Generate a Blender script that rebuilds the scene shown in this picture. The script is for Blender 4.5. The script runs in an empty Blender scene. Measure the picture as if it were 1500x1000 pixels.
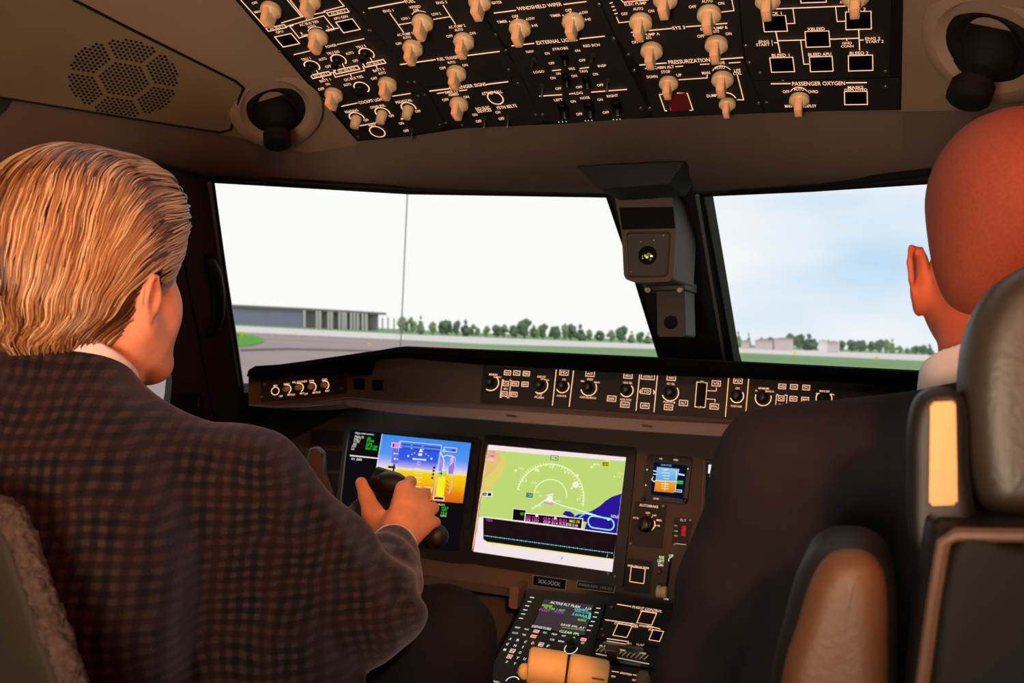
import bpy, bmesh, math, random
import numpy as np
from mathutils import Vector, Matrix, noise
from mathutils.geometry import tessellate_polygon

random.seed(7)
COL = bpy.context.scene.collection
R = math.radians
# ------------------------------------------------------------------ camera
F = 1350.0
TH, PIT, ROLL = R(22.3), R(-0.5), R(2.6)
CAM = Vector((0.47, 0.0, 1.15))
_w0 = Vector((-math.sin(TH), math.cos(TH), 0)); _r0 = Vector((math.cos(TH), math.sin(TH), 0)); _z = Vector((0, 0, 1))
CW = _w0 * math.cos(PIT) + _z * math.sin(PIT)
_u0 = _r0.cross(CW)
CR = _r0 * math.cos(ROLL) + _u0 * math.sin(ROLL)
CU = _u0 * math.cos(ROLL) - _r0 * math.sin(ROLL)

def ray(px, py): return CR * ((px - 750) / F) + CU * ((500 - py) / F) + CW
def proj(P):
    d = Vector(P) - CAM; w = d.dot(CW)
    return (750 + F * d.dot(CR) / w, 500 - F * d.dot(CU) / w)
def at_d(px, py, d): return CAM + ray(px, py) * d
def at_Y(px, py, Y):
    r = ray(px, py); return CAM + r * ((Y - CAM.y) / r.y)
def at_X(px, py, X):
    r = ray(px, py); return CAM + r * ((X - CAM.x) / r.x)
def at_Z(px, py, Z):
    r = ray(px, py); return CAM + r * ((Z - CAM.z) / r.z)

class Plane:
    def __init__(s, o, n, V):
        s.o = Vector(o); s.n = Vector(n).normalized()
        s.V = (Vector(V) - s.n * Vector(V).dot(s.n)).normalized()
        s.U = s.V.cross(s.n)
    def hit(s, px, py, off=0.0):
        r = ray(px, py); o = s.o + s.n * off
        return CAM + r * ((o - CAM).dot(s.n) / r.dot(s.n))
    def dirs(s, px, py, step=0.01):
        h = s.hit(px, py); a = proj(h); b = proj(h + s.U * step); c = proj(h + s.V * step)
        return Vector((b[0]-a[0], b[1]-a[1])), Vector((c[0]-a[0], c[1]-a[1]))
    def frame(s, px, py, off=0.0, rot=0.0):
        h = s.hit(px, py, off)
        U = s.U * math.cos(rot) + s.V * math.sin(rot); V = s.V * math.cos(rot) - s.U * math.sin(rot)
        return Matrix(((U.x, V.x, s.n.x, h.x), (U.y, V.y, s.n.y, h.y), (U.z, V.z, s.n.z, h.z), (0, 0, 0, 1)))
def plane3(a, b, c, V):
    a, b, c = Vector(a), Vector(b), Vector(c)
    n = (b - a).cross(c - a).normalized()
    if n.dot(CAM - a) < 0: n = -n
    return Plane(a, n, V)

# ------------------------------------------------------------------ materials
def lin(c):
    return tuple((x/255/12.92 if x/255 <= .04045 else ((x/255+.055)/1.055)**2.4) for x in c)
_mc = {}
def mat(name, rgb, rough=.6, metal=0.0, bump=0.0, bscale=300.0, vary=0.0, vscale=20.0, spec=.4, coat=0.0):
    if name in _mc: return _mc[name]
    m = bpy.data.materials.new(name); m.use_nodes = True; nt = m.node_tree; N = nt.nodes; L = nt.links
    b = N['Principled BSDF']; c = lin(rgb) + (1,)
    b.inputs['Base Color'].default_value = c; b.inputs['Roughness'].default_value = rough
    b.inputs['Metallic'].default_value = metal; b.inputs['Specular IOR Level'].default_value = spec
    b.inputs['Coat Weight'].default_value = coat
    tc = N.new('ShaderNodeTexCoord')
    if vary:
        n = N.new('ShaderNodeTexNoise'); n.inputs['Scale'].default_value = vscale; n.inputs['Detail'].default_value = 5
        L.new(tc.outputs['Object'], n.inputs['Vector'])
        r = N.new('ShaderNodeValToRGB'); r.color_ramp.elements[0].position = .3; r.color_ramp.elements[1].position = .7
        r.color_ramp.elements[0].color = tuple(x*(1-vary) for x in c[:3]) + (1,); r.color_ramp.elements[1].color = tuple(min(1, x*(1+vary)) for x in c[:3]) + (1,)
        L.new(n.outputs['Fac'], r.inputs['Fac']); L.new(r.outputs['Color'], b.inputs['Base Color'])
    if bump:
        n = N.new('ShaderNodeTexNoise'); n.inputs['Scale'].default_value = bscale; n.inputs['Detail'].default_value = 3
        L.new(tc.outputs['Object'], n.inputs['Vector'])
        bp = N.new('ShaderNodeBump'); bp.inputs['Strength'].default_value = bump; bp.inputs['Distance'].default_value = .002
        L.new(n.outputs['Fac'], bp.inputs['Height']); L.new(bp.outputs['Normal'], b.inputs['Normal'])
    _mc[name] = m; return m
def glow_mat():
    if 'glow' in _mc: return _mc['glow']
    m = bpy.data.materials.new('lit_markings'); m.use_nodes = True; nt = m.node_tree; N = nt.nodes; L = nt.links
    N.remove(N['Principled BSDF']); e = N.new('ShaderNodeEmission'); a = N.new('ShaderNodeAttribute'); a.attribute_name = 'col'
    L.new(a.outputs['Color'], e.inputs['Color']); e.inputs['Strength'].default_value = 1.0
    L.new(e.outputs[0], N['Material Output'].inputs['Surface']); _mc['glow'] = m; return m
def emis(name, rgb, s):
    if name in _mc: return _mc[name]
    m = bpy.data.materials.new(name); m.use_nodes = True; b = m.node_tree.nodes['Principled BSDF']
    b.inputs['Base Color'].default_value = lin(rgb) + (1,); b.inputs['Emission Color'].default_value = lin(rgb) + (1,)
    b.inputs['Emission Strength'].default_value = s; _mc[name] = m; return m

# ------------------------------------------------------------------ objects
def link(o, parent=None):
    COL.objects.link(o)
    if parent is not None:
        o.parent = parent; o.matrix_parent_inverse = parent.matrix_basis.inverted()
    return o
def tag(o, label=None, cat=None, group=None, kind=None):
    if label: o['label'] = label
    if cat: o['category'] = cat
    if group: o['group'] = group
    if kind: o['kind'] = kind
    return o
def thing(name, label, cat, loc=(0, 0, 0), group=None):
    o = bpy.data.objects.new(name, None); o.empty_display_size = .02
    o.location = loc; link(o); return tag(o, label, cat, group)
def mesh_obj(name, verts, faces, m, parent=None, smooth=False):
    me = bpy.data.meshes.new(name); me.from_pydata([tuple(v) for v in verts], [], faces); me.update()
    if m: me.materials.append(m)
    if smooth: me.shade_smooth()
    return link(bpy.data.objects.new(name, me), parent)
class MB:
    def __init__(s): s.b = bmesh.new()
    def box(s, M, sx, sy, sz, bev=0.0, seg=2):
        r = bmesh.ops.create_cube(s.b, size=1.0, matrix=M @ Matrix.Diagonal((sx, sy, sz, 1)))
        if bev:
            es = list({e for v in r['verts'] for e in v.link_edges})
            bmesh.ops.bevel(s.b, geom=es, offset=bev, segments=seg, profile=.5, affect='EDGES')
        return s
    def cyl(s, M, r1, r2, h, n=24, bev=0.0):
        r = bmesh.ops.create_cone(s.b, cap_ends=True, segments=n, radius1=r1, radius2=r2, depth=h, matrix=M @ Matrix.Translation((0, 0, h/2)))
        if bev:
            es = list({e for v in r['verts'] for e in v.link_edges if any(len(f.verts) > 4 for f in e.link_faces)})
            bmesh.ops.bevel(s.b, geom=es, offset=bev, segments=2, profile=.5, affect='EDGES')
        return s
    def ball(s, M, r, n=16):
        bmesh.ops.create_uvsphere(s.b, u_segments=n, v_segments=max(6, n//2), radius=r, matrix=M); return s
    def lathe(s, M, prof, n=28):
        rings = []
        for (r, z) in prof:
            rings.append([s.b.verts.new(M @ Vector((r*math.cos(2*math.pi*k/n), r*math.sin(2*math.pi*k/n), z))) for k in range(n)])
        for a, b in zip(rings, rings[1:]):
            for k in range(n): s.b.faces.new((a[k], a[(k+1) % n], b[(k+1) % n], b[k]))
        s.b.faces.new(rings[0][::-1]); s.b.faces.new(rings[-1]); return s
    def tube(s, pts, rad, n=10, cap=True):
        pts = [Vector(p) for p in pts]; rings = []; up = None
        for i, p in enumerate(pts):
            t = (pts[min(i+1, len(pts)-1)] - pts[max(i-1, 0)]).normalized()
            if up is None: up = t.orthogonal().normalized()
            up = (up - t * up.dot(t)).normalized(); w = t.cross(up)
            r = rad[i] if isinstance(rad, (list, tuple)) else rad
            rings.append([s.b.verts.new(p + (up*math.cos(2*math.pi*k/n) + w*math.sin(2*math.pi*k/n))*r) for k in range(n)])
        for a, b in zip(rings, rings[1:]):
            for k in range(n): s.b.faces.new((a[k], a[(k+1) % n], b[(k+1) % n], b[k]))
        if cap: s.b.faces.new(rings[0][::-1]); s.b.faces.new(rings[-1])
        return s
    def prism(s, pts, vec, bev=0.0, seg=2):
        vec = Vector(vec); a = [s.b.verts.new(Vector(p)) for p in pts]; b = [s.b.verts.new(Vector(p) + vec) for p in pts]
        n = len(pts); fs = [s.b.faces.new(a), s.b.faces.new(b[::-1])]
        for k in range(n): s.b.faces.new((a[k], b[k], b[(k+1) % n], a[(k+1) % n]))
        if bev: bmesh.ops.bevel(s.b, geom=list({e for f in fs for e in f.edges} | {e for v in a for e in v.link_edges}), offset=bev, segments=seg, profile=.5, affect='EDGES')
        return s
    def build(s, name, m, parent=None, smooth=True, sub=0):
        bmesh.ops.recalc_face_normals(s.b, faces=s.b.faces[:])
        me = bpy.data.meshes.new(name); s.b.to_mesh(me); s.b.free()
        if m: me.materials.append(m)
        if smooth:
            me.shade_smooth()
            try: me.set_sharp_from_angle(angle=R(35))
            except Exception: pass
        o = bpy.data.objects.new(name, me)
        if sub:
            md = o.modifiers.new('sub', 'SUBSURF'); md.levels = sub; md.render_levels = sub
        return link(o, parent)

def poly_plane(name, plane, outer, m, parent=None, holes=(), thick=0.004, off=0.0, smooth=False):
    """solid slab lying on a plane; its outline (and openings) traced on that plane; front face at off"""
    loops = [outer] + list(holes)
    flat = [p for l in loops for p in l]
    P3 = [plane.hit(p[0], p[1], off) for p in flat]
    L2 = []
    for l in loops: L2.append([Vector(((plane.hit(*p)-plane.o).dot(plane.U), (plane.hit(*p)-plane.o).dot(plane.V), 0)) for p in l])
    tris = tessellate_polygon(L2)
    n = len(flat); V = P3 + [p - plane.n*thick for p in P3]; Fc = []
    for t in tris:
        a, b, c = (P3[i] for i in t)
        t = tuple(t) if (b-a).cross(c-a).dot(plane.n) > 0 else tuple(t)[::-1]
        Fc.append(t); Fc.append(tuple(i+n for i in t[::-1]))
    k0 = 0
    for l in loops:
        for k in range(len(l)):
            a, b = k0+k, k0+(k+1) % len(l); Fc.append((a, b, b+n, a+n))
        k0 += len(l)
    o = mesh_obj(name, V, Fc, m, parent)
    bm = bmesh.new(); bm.from_mesh(o.data); bmesh.ops.recalc_face_normals(bm, faces=bm.faces[:]); bm.to_mesh(o.data); bm.free()
    return o

def rquad(q, r, n=4):
    """quad with rounded corners (2D)"""
    q = [Vector(p) for p in q]; out = []
    for i, p in enumerate(q):
        a = (q[i-1]-p); b = (q[(i+1) % len(q)]-p); ra = min(r, a.length*.45, b.length*.45)
        A = p + a.normalized()*ra; B = p + b.normalized()*ra
        for k in range(n+1):
            t = k/n; out.append(tuple(A*(1-t)**2 + p*2*t*(1-t) + B*t*t))
    return out

_tc = {}
def text_mesh(s, bold=.012):
    if s in _tc: return _tc[s]
    cu = bpy.data.curves.new('t', 'FONT'); cu.body = s; cu.size = 1; cu.resolution_u = 2; cu.offset = bold
    o = bpy.data.objects.new('t', cu); COL.objects.link(o)
    me = bpy.data.meshes.new_from_object(o.evaluated_get(bpy.context.evaluated_depsgraph_get()))
    V = [(v.co.x, v.co.y) for v in me.vertices]; Fs = [tuple(p.vertices) for p in me.polygons]
    COL.objects.unlink(o); bpy.data.objects.remove(o); bpy.data.curves.remove(cu); bpy.data.meshes.remove(me)
    if not V: V = [(0, 0), (.1, 0), (0, .1)]; Fs = []
    x0 = min(v[0] for v in V); x1 = max(v[0] for v in V)
    _tc[s] = ([((v[0]-x0), v[1]) for v in V], Fs, x1-x0); return _tc[s]

WARM = (255, 196, 158); WHT = (245, 245, 255)
class Marks:
    """flat lit or painted markings on a plane; positions traced from the photo onto that plane"""
    def __init__(s, plane, off=.0012, org=(0, 0), sc=1.0, slope=None, lw=1.3, gain=1.0, layer=5e-5):
        s.p = plane; s.off = off; s.org = org; s.sc = sc; s.slope = slope; s.lw = lw; s.gain = gain; s.V = []; s.F = []; s.C = []; s.k = 0; s.layer = layer; s.col = WARM
    def c(s, x, y): return Vector((s.org[0] + x/s.sc, s.org[1] + y/s.sc))
    def add(s, pts, faces, col):
        b = len(s.V); s.k += 1; o = s.off + s.k*s.layer
        for q in pts: s.V.append(s.p.hit(q[0], q[1], o))
        for f in faces: s.F.append(tuple(i+b for i in f))
        if isinstance(col[0], (tuple, list)): s.C += [tuple(v*s.gain for v in lin(c)) for c in col]
        else: s.C += [tuple(v*s.gain for v in lin(col))]*len(pts)
    def poly(s, pts, col=None):
        s.add([s.c(*q) for q in pts], [tuple(range(len(pts)))], col or s.col)
    def grad(s, quad, stops):
        """quad TL,TR,BR,BL with vertical colour stops [(t,col)]"""
        q = [s.c(*p) for p in quad]; pts = []; cols = []; fs = []
        for i, (t, c) in enumerate(stops):
            pts += [q[0].lerp(q[3], t), q[1].lerp(q[2], t)]; cols += [c, c]
            if i: fs.append((2*i-2, 2*i-1, 2*i+1, 2*i))
        s.add(pts, fs, cols)
    def line(s, *xy, w=None, col=None, closed=False):
        w = (w or s.lw)/2; P = [s.c(xy[i], xy[i+1]) for i in range(0, len(xy), 2)]
        n = len(P)
        for i in range(n if closed else n-1):
            a, b = P[i], P[(i+1) % n]; d = (b-a)
            if d.length < 1e-6: continue
            d.normalize(); m = Vector((-d.y, d.x))*w; e = d*w*.9
            s.add([a-m-e, b-m+e, b+m+e, a+m-e], [(0, 1, 2, 3)], col or s.col)
    def axes(s, q):
        u, v = s.p.dirs(q.x, q.y)
        u = u.normalized(); v = v.normalized()
        if s.slope is not None: u = Vector((1, s.slope)).normalized()
        return u, v
    def t(s, txt, x, y, w, h=None, col=None, sl=None, under=False):
        """text centred at x,y; width w (crop units), cap height h (frame px)"""
        V, Fs, tw = text_mesh(txt); q = s.c(x, y); u, v = s.axes(q)
        if sl is not None: u = Vector((1, sl)).normalized()
        h = h or 4.2; W = w/s.sc
        pts = [q + u*((a/tw-.5)*W) + v*((b/.72-.5)*h) for a, b in V]
        s.add(pts, Fs, col or s.col)
    def box(s, x, y, w, h, txt=None, col=None, tcol=None, lw=None, fill=None, th=None):
        q = s.c(x, y); u, v = s.axes(q); W, H = w/s.sc/2, h/s.sc/2
        P = [q-u*W+v*H, q+u*W+v*H, q+u*W-v*H, q-u*W-v*H]
        if fill: s.add(P, [(0, 1, 2, 3)], fill)
        k = [((p-Vector(s.org))*s.sc) for p in P]
        s.line(*[z for p in k for z in p], closed=True, col=col, w=lw)
        if txt: s.t(txt, x, y, w*.72, th or h/s.sc*.5, tcol or col)
    def arc(s, x, y, r, a0=0, a1=360, w=None, col=None, n=28, ry=None):
        q = s.c(x, y); u, v = s.axes(q); r = r/s.sc; rv = (ry/s.sc if ry else r); w = (w or s.lw)/2
        pts = []; fs = []
        for k in range(n+1):
            a = R(a0 + (a1-a0)*k/n); d = (math.cos(a), math.sin(a))
            pts += [q + u*d[0]*(r-w) + v*d[1]*(rv-w), q + u*d[0]*(r+w) + v*d[1]*(rv+w)]
            if k: fs.append((2*k-2, 2*k-1, 2*k+1, 2*k))
        s.add(pts, fs, col or s.col)
    def disc(s, x, y, r, col=None, n=14, ry=None):
        q = s.c(x, y); u, v = s.axes(q); r = r/s.sc; rv = (ry/s.sc if ry else r)
        s.add([q + u*r*math.cos(2*math.pi*k/n) + v*rv*math.sin(2*math.pi*k/n) for k in range(n)], [tuple(range(n))], col or s.col)
    def build(s, name, parent):
        me = bpy.data.meshes.new(name); me.from_pydata([tuple(v) for v in s.V], [], s.F)
        ca = me.color_attributes.new('col', 'FLOAT_COLOR', 'POINT')
        ca.data.foreach_set('color', [x for c in s.C for x in (c[0], c[1], c[2], 1)])
        me.materials.append(glow_mat()); me.update()
        return link(bpy.data.objects.new(name, me), parent)

def loft(name, rows, m, parent=None, smooth=True):
    n = len(rows[0]); V = [p for r in rows for p in r]; Fc = []
    for i in range(len(rows)-1):
        for k in range(n-1): Fc.append((i*n+k, i*n+k+1, (i+1)*n+k+1, (i+1)*n+k))
    return mesh_obj(name, V, Fc, m, parent, smooth)
# ------------------------------------------------------------------ main surfaces of the cockpit
sn, cs = math.sin(R(21.2)), math.cos(R(21.2))
OH = Plane((0, 1.48, 1.515), (0, -sn, -cs), (0, -cs, sn))            # overhead panel
GF = Plane((0, 1.80, 1.04), (0, -math.cos(R(11)), math.sin(R(11))), (0, math.sin(R(11)), math.cos(R(11))))   # glareshield face
MP = Plane((0, 1.92, .77), (0, -math.cos(R(15)), math.sin(R(15))), (0, math.sin(R(15)), math.cos(R(15))))    # main panel
PD = Plane((0, 1.75, .61), (0, -math.sin(R(19)), math.cos(R(19))), (0, math.cos(R(19)), math.sin(R(19))))    # pedestal
gc = GF.hit(512, 560); gl = at_Y(365, 560, 1.60)
gd = Vector((gl.x-gc.x, gl.y-gc.y, 0)).normalized()
GL = Plane(gc, Vector((-gd.y, gd.x, 0)) if Vector((-gd.y, gd.x, 0)).dot(CAM-gc) > 0 else Vector((gd.y, -gd.x, 0)), (0, 0, 1))
GL = Plane(gc, GL.n*math.cos(R(9)) + Vector((0, 0, 1))*math.sin(R(9)), Vector((0, 0, 1)))
cb = at_Y(1019, 525, 2.42); ct = at_Y(960, 285, 1.96); lb = at_X(356, 560, -.92)
WL = plane3(cb, ct, lb, (0, 0, 1)); rb = Vector((2*cb.x - lb.x, lb.y, lb.z)); WR = plane3(cb, ct, rb, (0, 0, 1))
SL = plane3(WL.hit(245, 265), WL.hit(318, 620), (-1.09, .9, 1.2), (0, 0, 1))
LN = plane3(OH.hit(522, 205), OH.hit(345, 0), SL.hit(0, 145), (0, -1, 0))
_m = lambda p: Vector((OH.hit(1318, 162).x + (OH.hit(522, 205).x - p.x), p.y, p.z))
RN = plane3(OH.hit(1318, 162), OH.hit(1323, 0), _m(SL.hit(0, 145)), (0, -1, 0))

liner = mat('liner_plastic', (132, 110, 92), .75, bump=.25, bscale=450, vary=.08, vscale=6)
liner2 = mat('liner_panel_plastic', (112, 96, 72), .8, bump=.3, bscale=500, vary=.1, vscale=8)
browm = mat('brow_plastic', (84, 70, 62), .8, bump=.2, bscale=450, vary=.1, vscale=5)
frame_m = mat('window_frame_plastic', (34, 34, 36), .55, bump=.15, bscale=400)
frame_l = mat('window_frame_edge', (92, 98, 106), .5, bump=.1, bscale=400)
blackm = mat('matt_black', (15, 14, 14), .8, spec=.15)
deckm = mat('glareshield_black', (9, 9, 9), .95, spec=.02)
rubber = mat('black_rubber', (12, 12, 12), .7, spec=.2)
screwm = mat('steel_screw', (150, 138, 130), .35, metal=.9)

def struct(o): o['kind'] = 'structure'; return o
# window frame walls, each a slab with an opening
LWIN = [(312, 265), (600, 282), (889, 287), (928, 400), (967, 526), (975, 560), (700, 560), (357, 575), (330, 400)]
RWIN = [(1029, 285), (1190, 277), (1380, 264), (1560, 250), (1560, 620), (1100, 620), (1073, 530), (1050, 400)]
struct(poly_plane('wall_front_left', WL, [(240, 234), (300, 250), (600, 268), (890, 275), (959, 276), (960, 285), (1019, 525), (1044, 630), (700, 700), (322, 660)], frame_m, holes=[LWIN], thick=.03))
struct(poly_plane('wall_front_right', WR, [(959, 276), (1030, 272), (1190, 262), (1380, 250), (1750, 226), (1750, 760), (1400, 720), (1044, 630), (1019, 525), (960, 285)], frame_m, holes=[RWIN], thick=.03))
SWIN = rquad([(-420, 240), (8, 268), (252, 560), (236, 640)], 30) 
SWIN = [(-420, 240), (6, 266), (16, 270), (21, 280), (60, 330), (150, 400), (215, 460), (242, 500), (250, 530), (252, 560), (249, 590), (240, 625), (200, 650), (-420, 700)]
struct(poly_plane('wall_left', SL, [(-900, 60), (0, 120), (240, 180), (322, 660), (330, 760), (-700, 1400)], frame_m, holes=[SWIN], thick=.03))
# glass
def glass():
    m = bpy.data.materials.new('window_glass'); m.use_nodes = True; nt = m.node_tree; N = nt.nodes; L = nt.links
    N.remove(N['Principled BSDF']); t = N.new('ShaderNodeBsdfTransparent'); g = N.new('ShaderNodeBsdfGlossy'); mx = N.new('ShaderNodeMixShader')
    t.inputs['Color'].default_value = (.985, .99, .99, 1); g.inputs['Roughness'].default_value = .02; mx.inputs[0].default_value = .004
    L.new(t.outputs[0], mx.inputs[1]); L.new(g.outputs[0], mx.inputs[2]); L.new(mx.outputs[0], N['Material Output'].inputs['Surface']); return m
gm = glass()
for nm, pl, w in (('window_1', WL, LWIN), ('window_2', WR, RWIN), ('window_3', SL, SWIN)):
    o = struct(poly_plane(nm, pl, w, gm, thick=.002, off=-.02))
# frame trim: grey inner lip on the post beside the left windshield, black gaskets
def edge_tube(name, pl, pts, r, m, off=.004, parent=None):
    b = MB(); b.tube([pl.hit(x, y, off) for x, y in pts], r, 8); return b.build(name, m, parent)
struct(edge_tube('trim_1', WL, [(309, 268), (328, 400), (344, 500), (353, 565)], .0065, frame_l))
struct(edge_tube('trim_2', WL, [(312, 266), (330, 400), (356, 572)], .003, rubber, .012))
struct(edge_tube('trim_3', WL, [(312, 265), (600, 282), (889, 287), (928, 400), (968, 530)], .004, rubber, .006))
struct(edge_tube('trim_4', WR, [(1380, 264), (1190, 277), (1029, 285), (1050, 400), (1074, 532)], .005, rubber, .006))
struct(edge_tube('trim_5', WR, [(1021, 286), (1040, 400), (1062, 530)], .004, frame_l, .008))
# vertical joint in the side post
struct(edge_tube('trim_6', SL, [(243, 200), (247, 265), (278, 430), (319, 640)], .002, rubber, .001))

# ceiling brow between overhead and windshields
def upper(px):
    ks = [(-900, 60), (0, 140), (240, 186), (330, 197), (450, 222), (522, 209), (525, 206), (605, 198), (720, 186), (830, 180), (1083, 166), (1320, 162), (1420, 160), (1760, 150)]
    for (a, ya), (b, yb) in zip(ks, ks[1:]):
        if a <= px <= b: y = ya + (yb-ya)*(px-a)/(b-a); break
    pl = SL if px < 60 else LN if px < 522 else OH if px < 1322 else RN
    return pl.hit(px, y - 5, -.006)
def lower(px):
    ks = [(-900, 190), (0, 250), (240, 240), (300, 258), (600, 276), (890, 283), (1030, 280), (1190, 270), (1380, 258), (1760, 230)]
    for (a, ya), (b, yb) in zip(ks, ks[1:]):
        if a <= px <= b: y = ya + (yb-ya)*(px-a)/(b-a); break
    pl = SL if px < 236 else WL if px < 960 else WR
    return pl.hit(px, y, .006)
xs = [-900, -600, -300, 0, 120, 236, 240, 300, 330, 400, 450, 490, 520, 524, 560, 605, 720, 830, 900, 957, 963, 1030, 1083, 1200, 1321, 1323, 1420, 1600, 1760]
rows = []
for t in [0, .12, .3, .5, .7, .88, 1]:
    row = []
    for x in xs:
        a, b = upper(x), lower(x); p = a.lerp(b, t)
        p += Vector((0, 0, -1)) * (.035*math.sin(math.pi*t)**.8) * (1 if 236 < x else .3) * min(1, (b-a).length/.2)
        row.append(p)
    rows.append(row)
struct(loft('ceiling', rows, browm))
# black slots above the windshields
for i, (pts, pl) in enumerate((([(390, 264), (480, 270), (600, 277), (700, 281), (815, 283)], WL), ([(1070, 278), (1180, 271), (1270, 263), (1362, 252)], WR))):
    struct(edge_tube('trim_%d' % (7+i), pl, pts, .0065, rubber, .022))
# liner panels left and right of the overhead
struct(poly_plane('ceiling_left', LN, [(300, -60), (345, 0), (522, 205), (530, 213), (450, 224), (330, 198), (0, 142), (-900, 50), (-900, -800)], liner, thick=.003))
struct(poly_plane('ceiling_right', RN, [(1323, -60), (1318, 163), (1420, 162), (1900, 150), (1900, -600), (1330, -300)], liner, thick=.003))
# recessed-looking access panel with speaker grille
ap = thing('speaker_panel', 'olive brown ceiling panel with a round perforated speaker grille, upper left', 'speaker', LN.hit(180, 110))
poly_plane('panel_plate', LN, rquad([(60, -50), (110, 0), (357, 127), (325, 193), (0, 143), (-420, 70)], 14), liner2, ap, thick=.004, off=.003)
b = MB(); b.tube([LN.hit(x, y, .003) for x, y in [(60, -50), (108, 0), (200, 47), (345, 119), (357, 129), (350, 145), (338, 190), (322, 194), (160, 168), (0, 142)]], .0022, 6); b.build('panel_gap', rubber, ap)
gc_ = Vector((182, 117)); hexs = MB()
ux, vx = LN.dirs(182, 117); holes = 0
C0 = LN.hit(182, 117, .004); 
for a in range(-22, 23):
    for c_ in range(-22, 23):
        u = (a + (c_ % 2)*.5)*.0072; v = c_*.0062
        rr = math.hypot(u, v)
        if rr > .082: continue
        ang = math.degrees(math.atan2(v, u)) % 60
        if .036 < rr < .043 or (rr >= .043 and min(ang, 60-ang) * rr < .22): continue
        P = C0 + LN.U*u + LN.V*v*1.0
        x, y = proj(P)
        M = Matrix.Translation(P) @ LN.n.to_track_quat('Z', 'Y').to_matrix().to_4x4()
        hexs.cyl(M, .0024, .0024, .0006, 6); holes += 1
hexs.build('speaker_holes', blackm, ap, smooth=False)

# air gaspers
def gasper(px, py, plane, label, s=1.0):
    t = thing('air_vent', label, 'air vent', plane.hit(px, py))
    c = plane.hit(px, py, .0); zx = plane.n
    M = Matrix.Translation(c) @ zx.to_track_quat('Z', 'Y').to_matrix().to_4x4() @ Matrix.Diagonal((s, s, s, 1))
    b = MB()
    b.lathe(M, [(.072, .001), (.070, .006), (.062, .010), (.054, .010), (.046, .003), (.043, .0015), (.0425, .001)], 40); b.build('vent_bowl', liner, t)
    b = MB(); b.lathe(M, [(.044, .002), (.044, .005), (.037, .008), (.030, .0045), (.0295, .004)], 32); b.build('vent_ring', blackm, t)
    M2 = M @ Matrix.Rotation(R(18), 4, 'X')
    b = MB(); b.lathe(M2, [(.026, .002), (.030, .012), (.028, .024), (.018, .03), (.013, .034), (.0155, .045), (.021, .05), (.021, .066), (.016, .07), (.010, .071)], 12); b.build('vent_nozzle', rubber, t)
    return t
gasper(404, 158, Plane(LN.hit(404, 158), (LN.n + Vector((.10, -.22, 0))).normalized(), (0, -1, 0)), 'round black air nozzle in a beige bowl beside the overhead panel, left side', 1.15)
gasper(1452, 62, Plane(RN.hit(1452, 62), (RN.n + Vector((-.08, -.22, 0))).normalized(), (0, -1, 0)), 'large round black air nozzle in the ceiling above the bald man', 1.25)
for sx, pts in ((1, [(330, 196), (400, 222), (455, 226), (520, 210)]),):
    pass

# rest of the shell behind and around the camera
shell = mat('cabin_wall', (70, 60, 54), .85)
def wallbox(name, lo, hi, m=shell):
    b = MB(); c = [(a+b_)/2 for a, b_ in zip(lo, hi)]; d = [b_-a for a, b_ in zip(lo, hi)]
    b.box(Matrix.Translation(c), *d); return struct(b.build(name, m, smooth=False))
wallbox('wall_back', (-1.7, -1.06, -.02), (2.3, -1.0, 2.6))
wallbox('floor', (-1.7, -1.0, -.04), (2.3, 2.9, 0.0), mat('floor_carpet', (30, 28, 30), .95, bump=.5, bscale=600))
wallbox('ceiling_back', (-1.7, -1.0, 2.3), (2.3, .9, 2.36))
wallbox('wall_right', (1.62, -1.0, 0), (1.66, 1.95, 2.3))
wallbox('wall_left_rear', (-1.62, -1.0, 0), (-1.58, .45, 2.3))

# ------------------------------------------------------------------ overhead backing frame
oc = thing('overhead_console', 'wide black overhead console frame carrying all the lit switch panels', 'console', OH.hit(900, 100))
poly_plane('console_frame', OH, [(300, -52), (345, 0), (523, 207), (605, 199), (677, 188), (760, 184), (830, 181), (920, 174), (1083, 167), (1200, 163), (1320, 161), (1323, 0), (1324, -60)], blackm, oc, thick=.03, off=.0015)

# ------------------------------------------------------------------ outside: airfield
GZ = -3.0
grassm = mat('mown_grass', (134, 166, 122), .95, vary=.15, vscale=.01, spec=0)
concm = mat('pale_concrete', (226, 220, 222), .95, vary=.06, vscale=.02, spec=0)
tarm = mat('brown_grey_tarmac', (172, 156, 158), .95, vary=.1, vscale=.03, spec=0)  # tarmac colour lightened and greyed to carry the outdoor haze
def strip(name, pts, m, z): 
    P = [at_Z(x, y, GZ+z) for x, y in pts]
    o = mesh_obj(name, P, [tuple(range(len(P)))], m); return struct(o)
g = MB(); g.box(Matrix.Translation((0, 2000, GZ-.5)), 9000, 6000, 1); o = struct(g.build('ground', grassm, smooth=False))
strip('ground_concrete', [(-600, 456-20), (345, 477), (585, 489), (1390, 521), (1900, 545), (1900, 556), (1390, 530), (960, 511), (700, 503.5), (560, 496), (340, 486), (-600, 452)], concm, .05)
strip('ground_apron', [(-900, 434), (-600, 452), (340, 486.5), (560, 496), (640, 504), (800, 518), (760, 700), (400, 1400), (-400, 1400), (-900, 900)], tarm, .1)
strip('ground_apron_line', [(352, 511), (420, 509.5), (520, 512), (620, 516), (620, 518), (520, 514), (420, 512), (352, 514)], mat('tarmac_seam', (112, 100, 104), .95, spec=0), .14)
def patch(pts, z=.2): return strip('ground_grass_patch', pts, mat('bright_grass', (104, 168, 84), .95, spec=0), z)
patch([(340, 492), (352, 489), (372, 491), (387, 496), (386, 501), (372, 505), (352, 507), (338, 505)])
patch([(-40, 476), (14, 474), (34, 480), (36, 494), (-40, 492)])
patch([(-40, 512), (34, 512), (40, 522), (24, 538), (-40, 541)])
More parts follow.
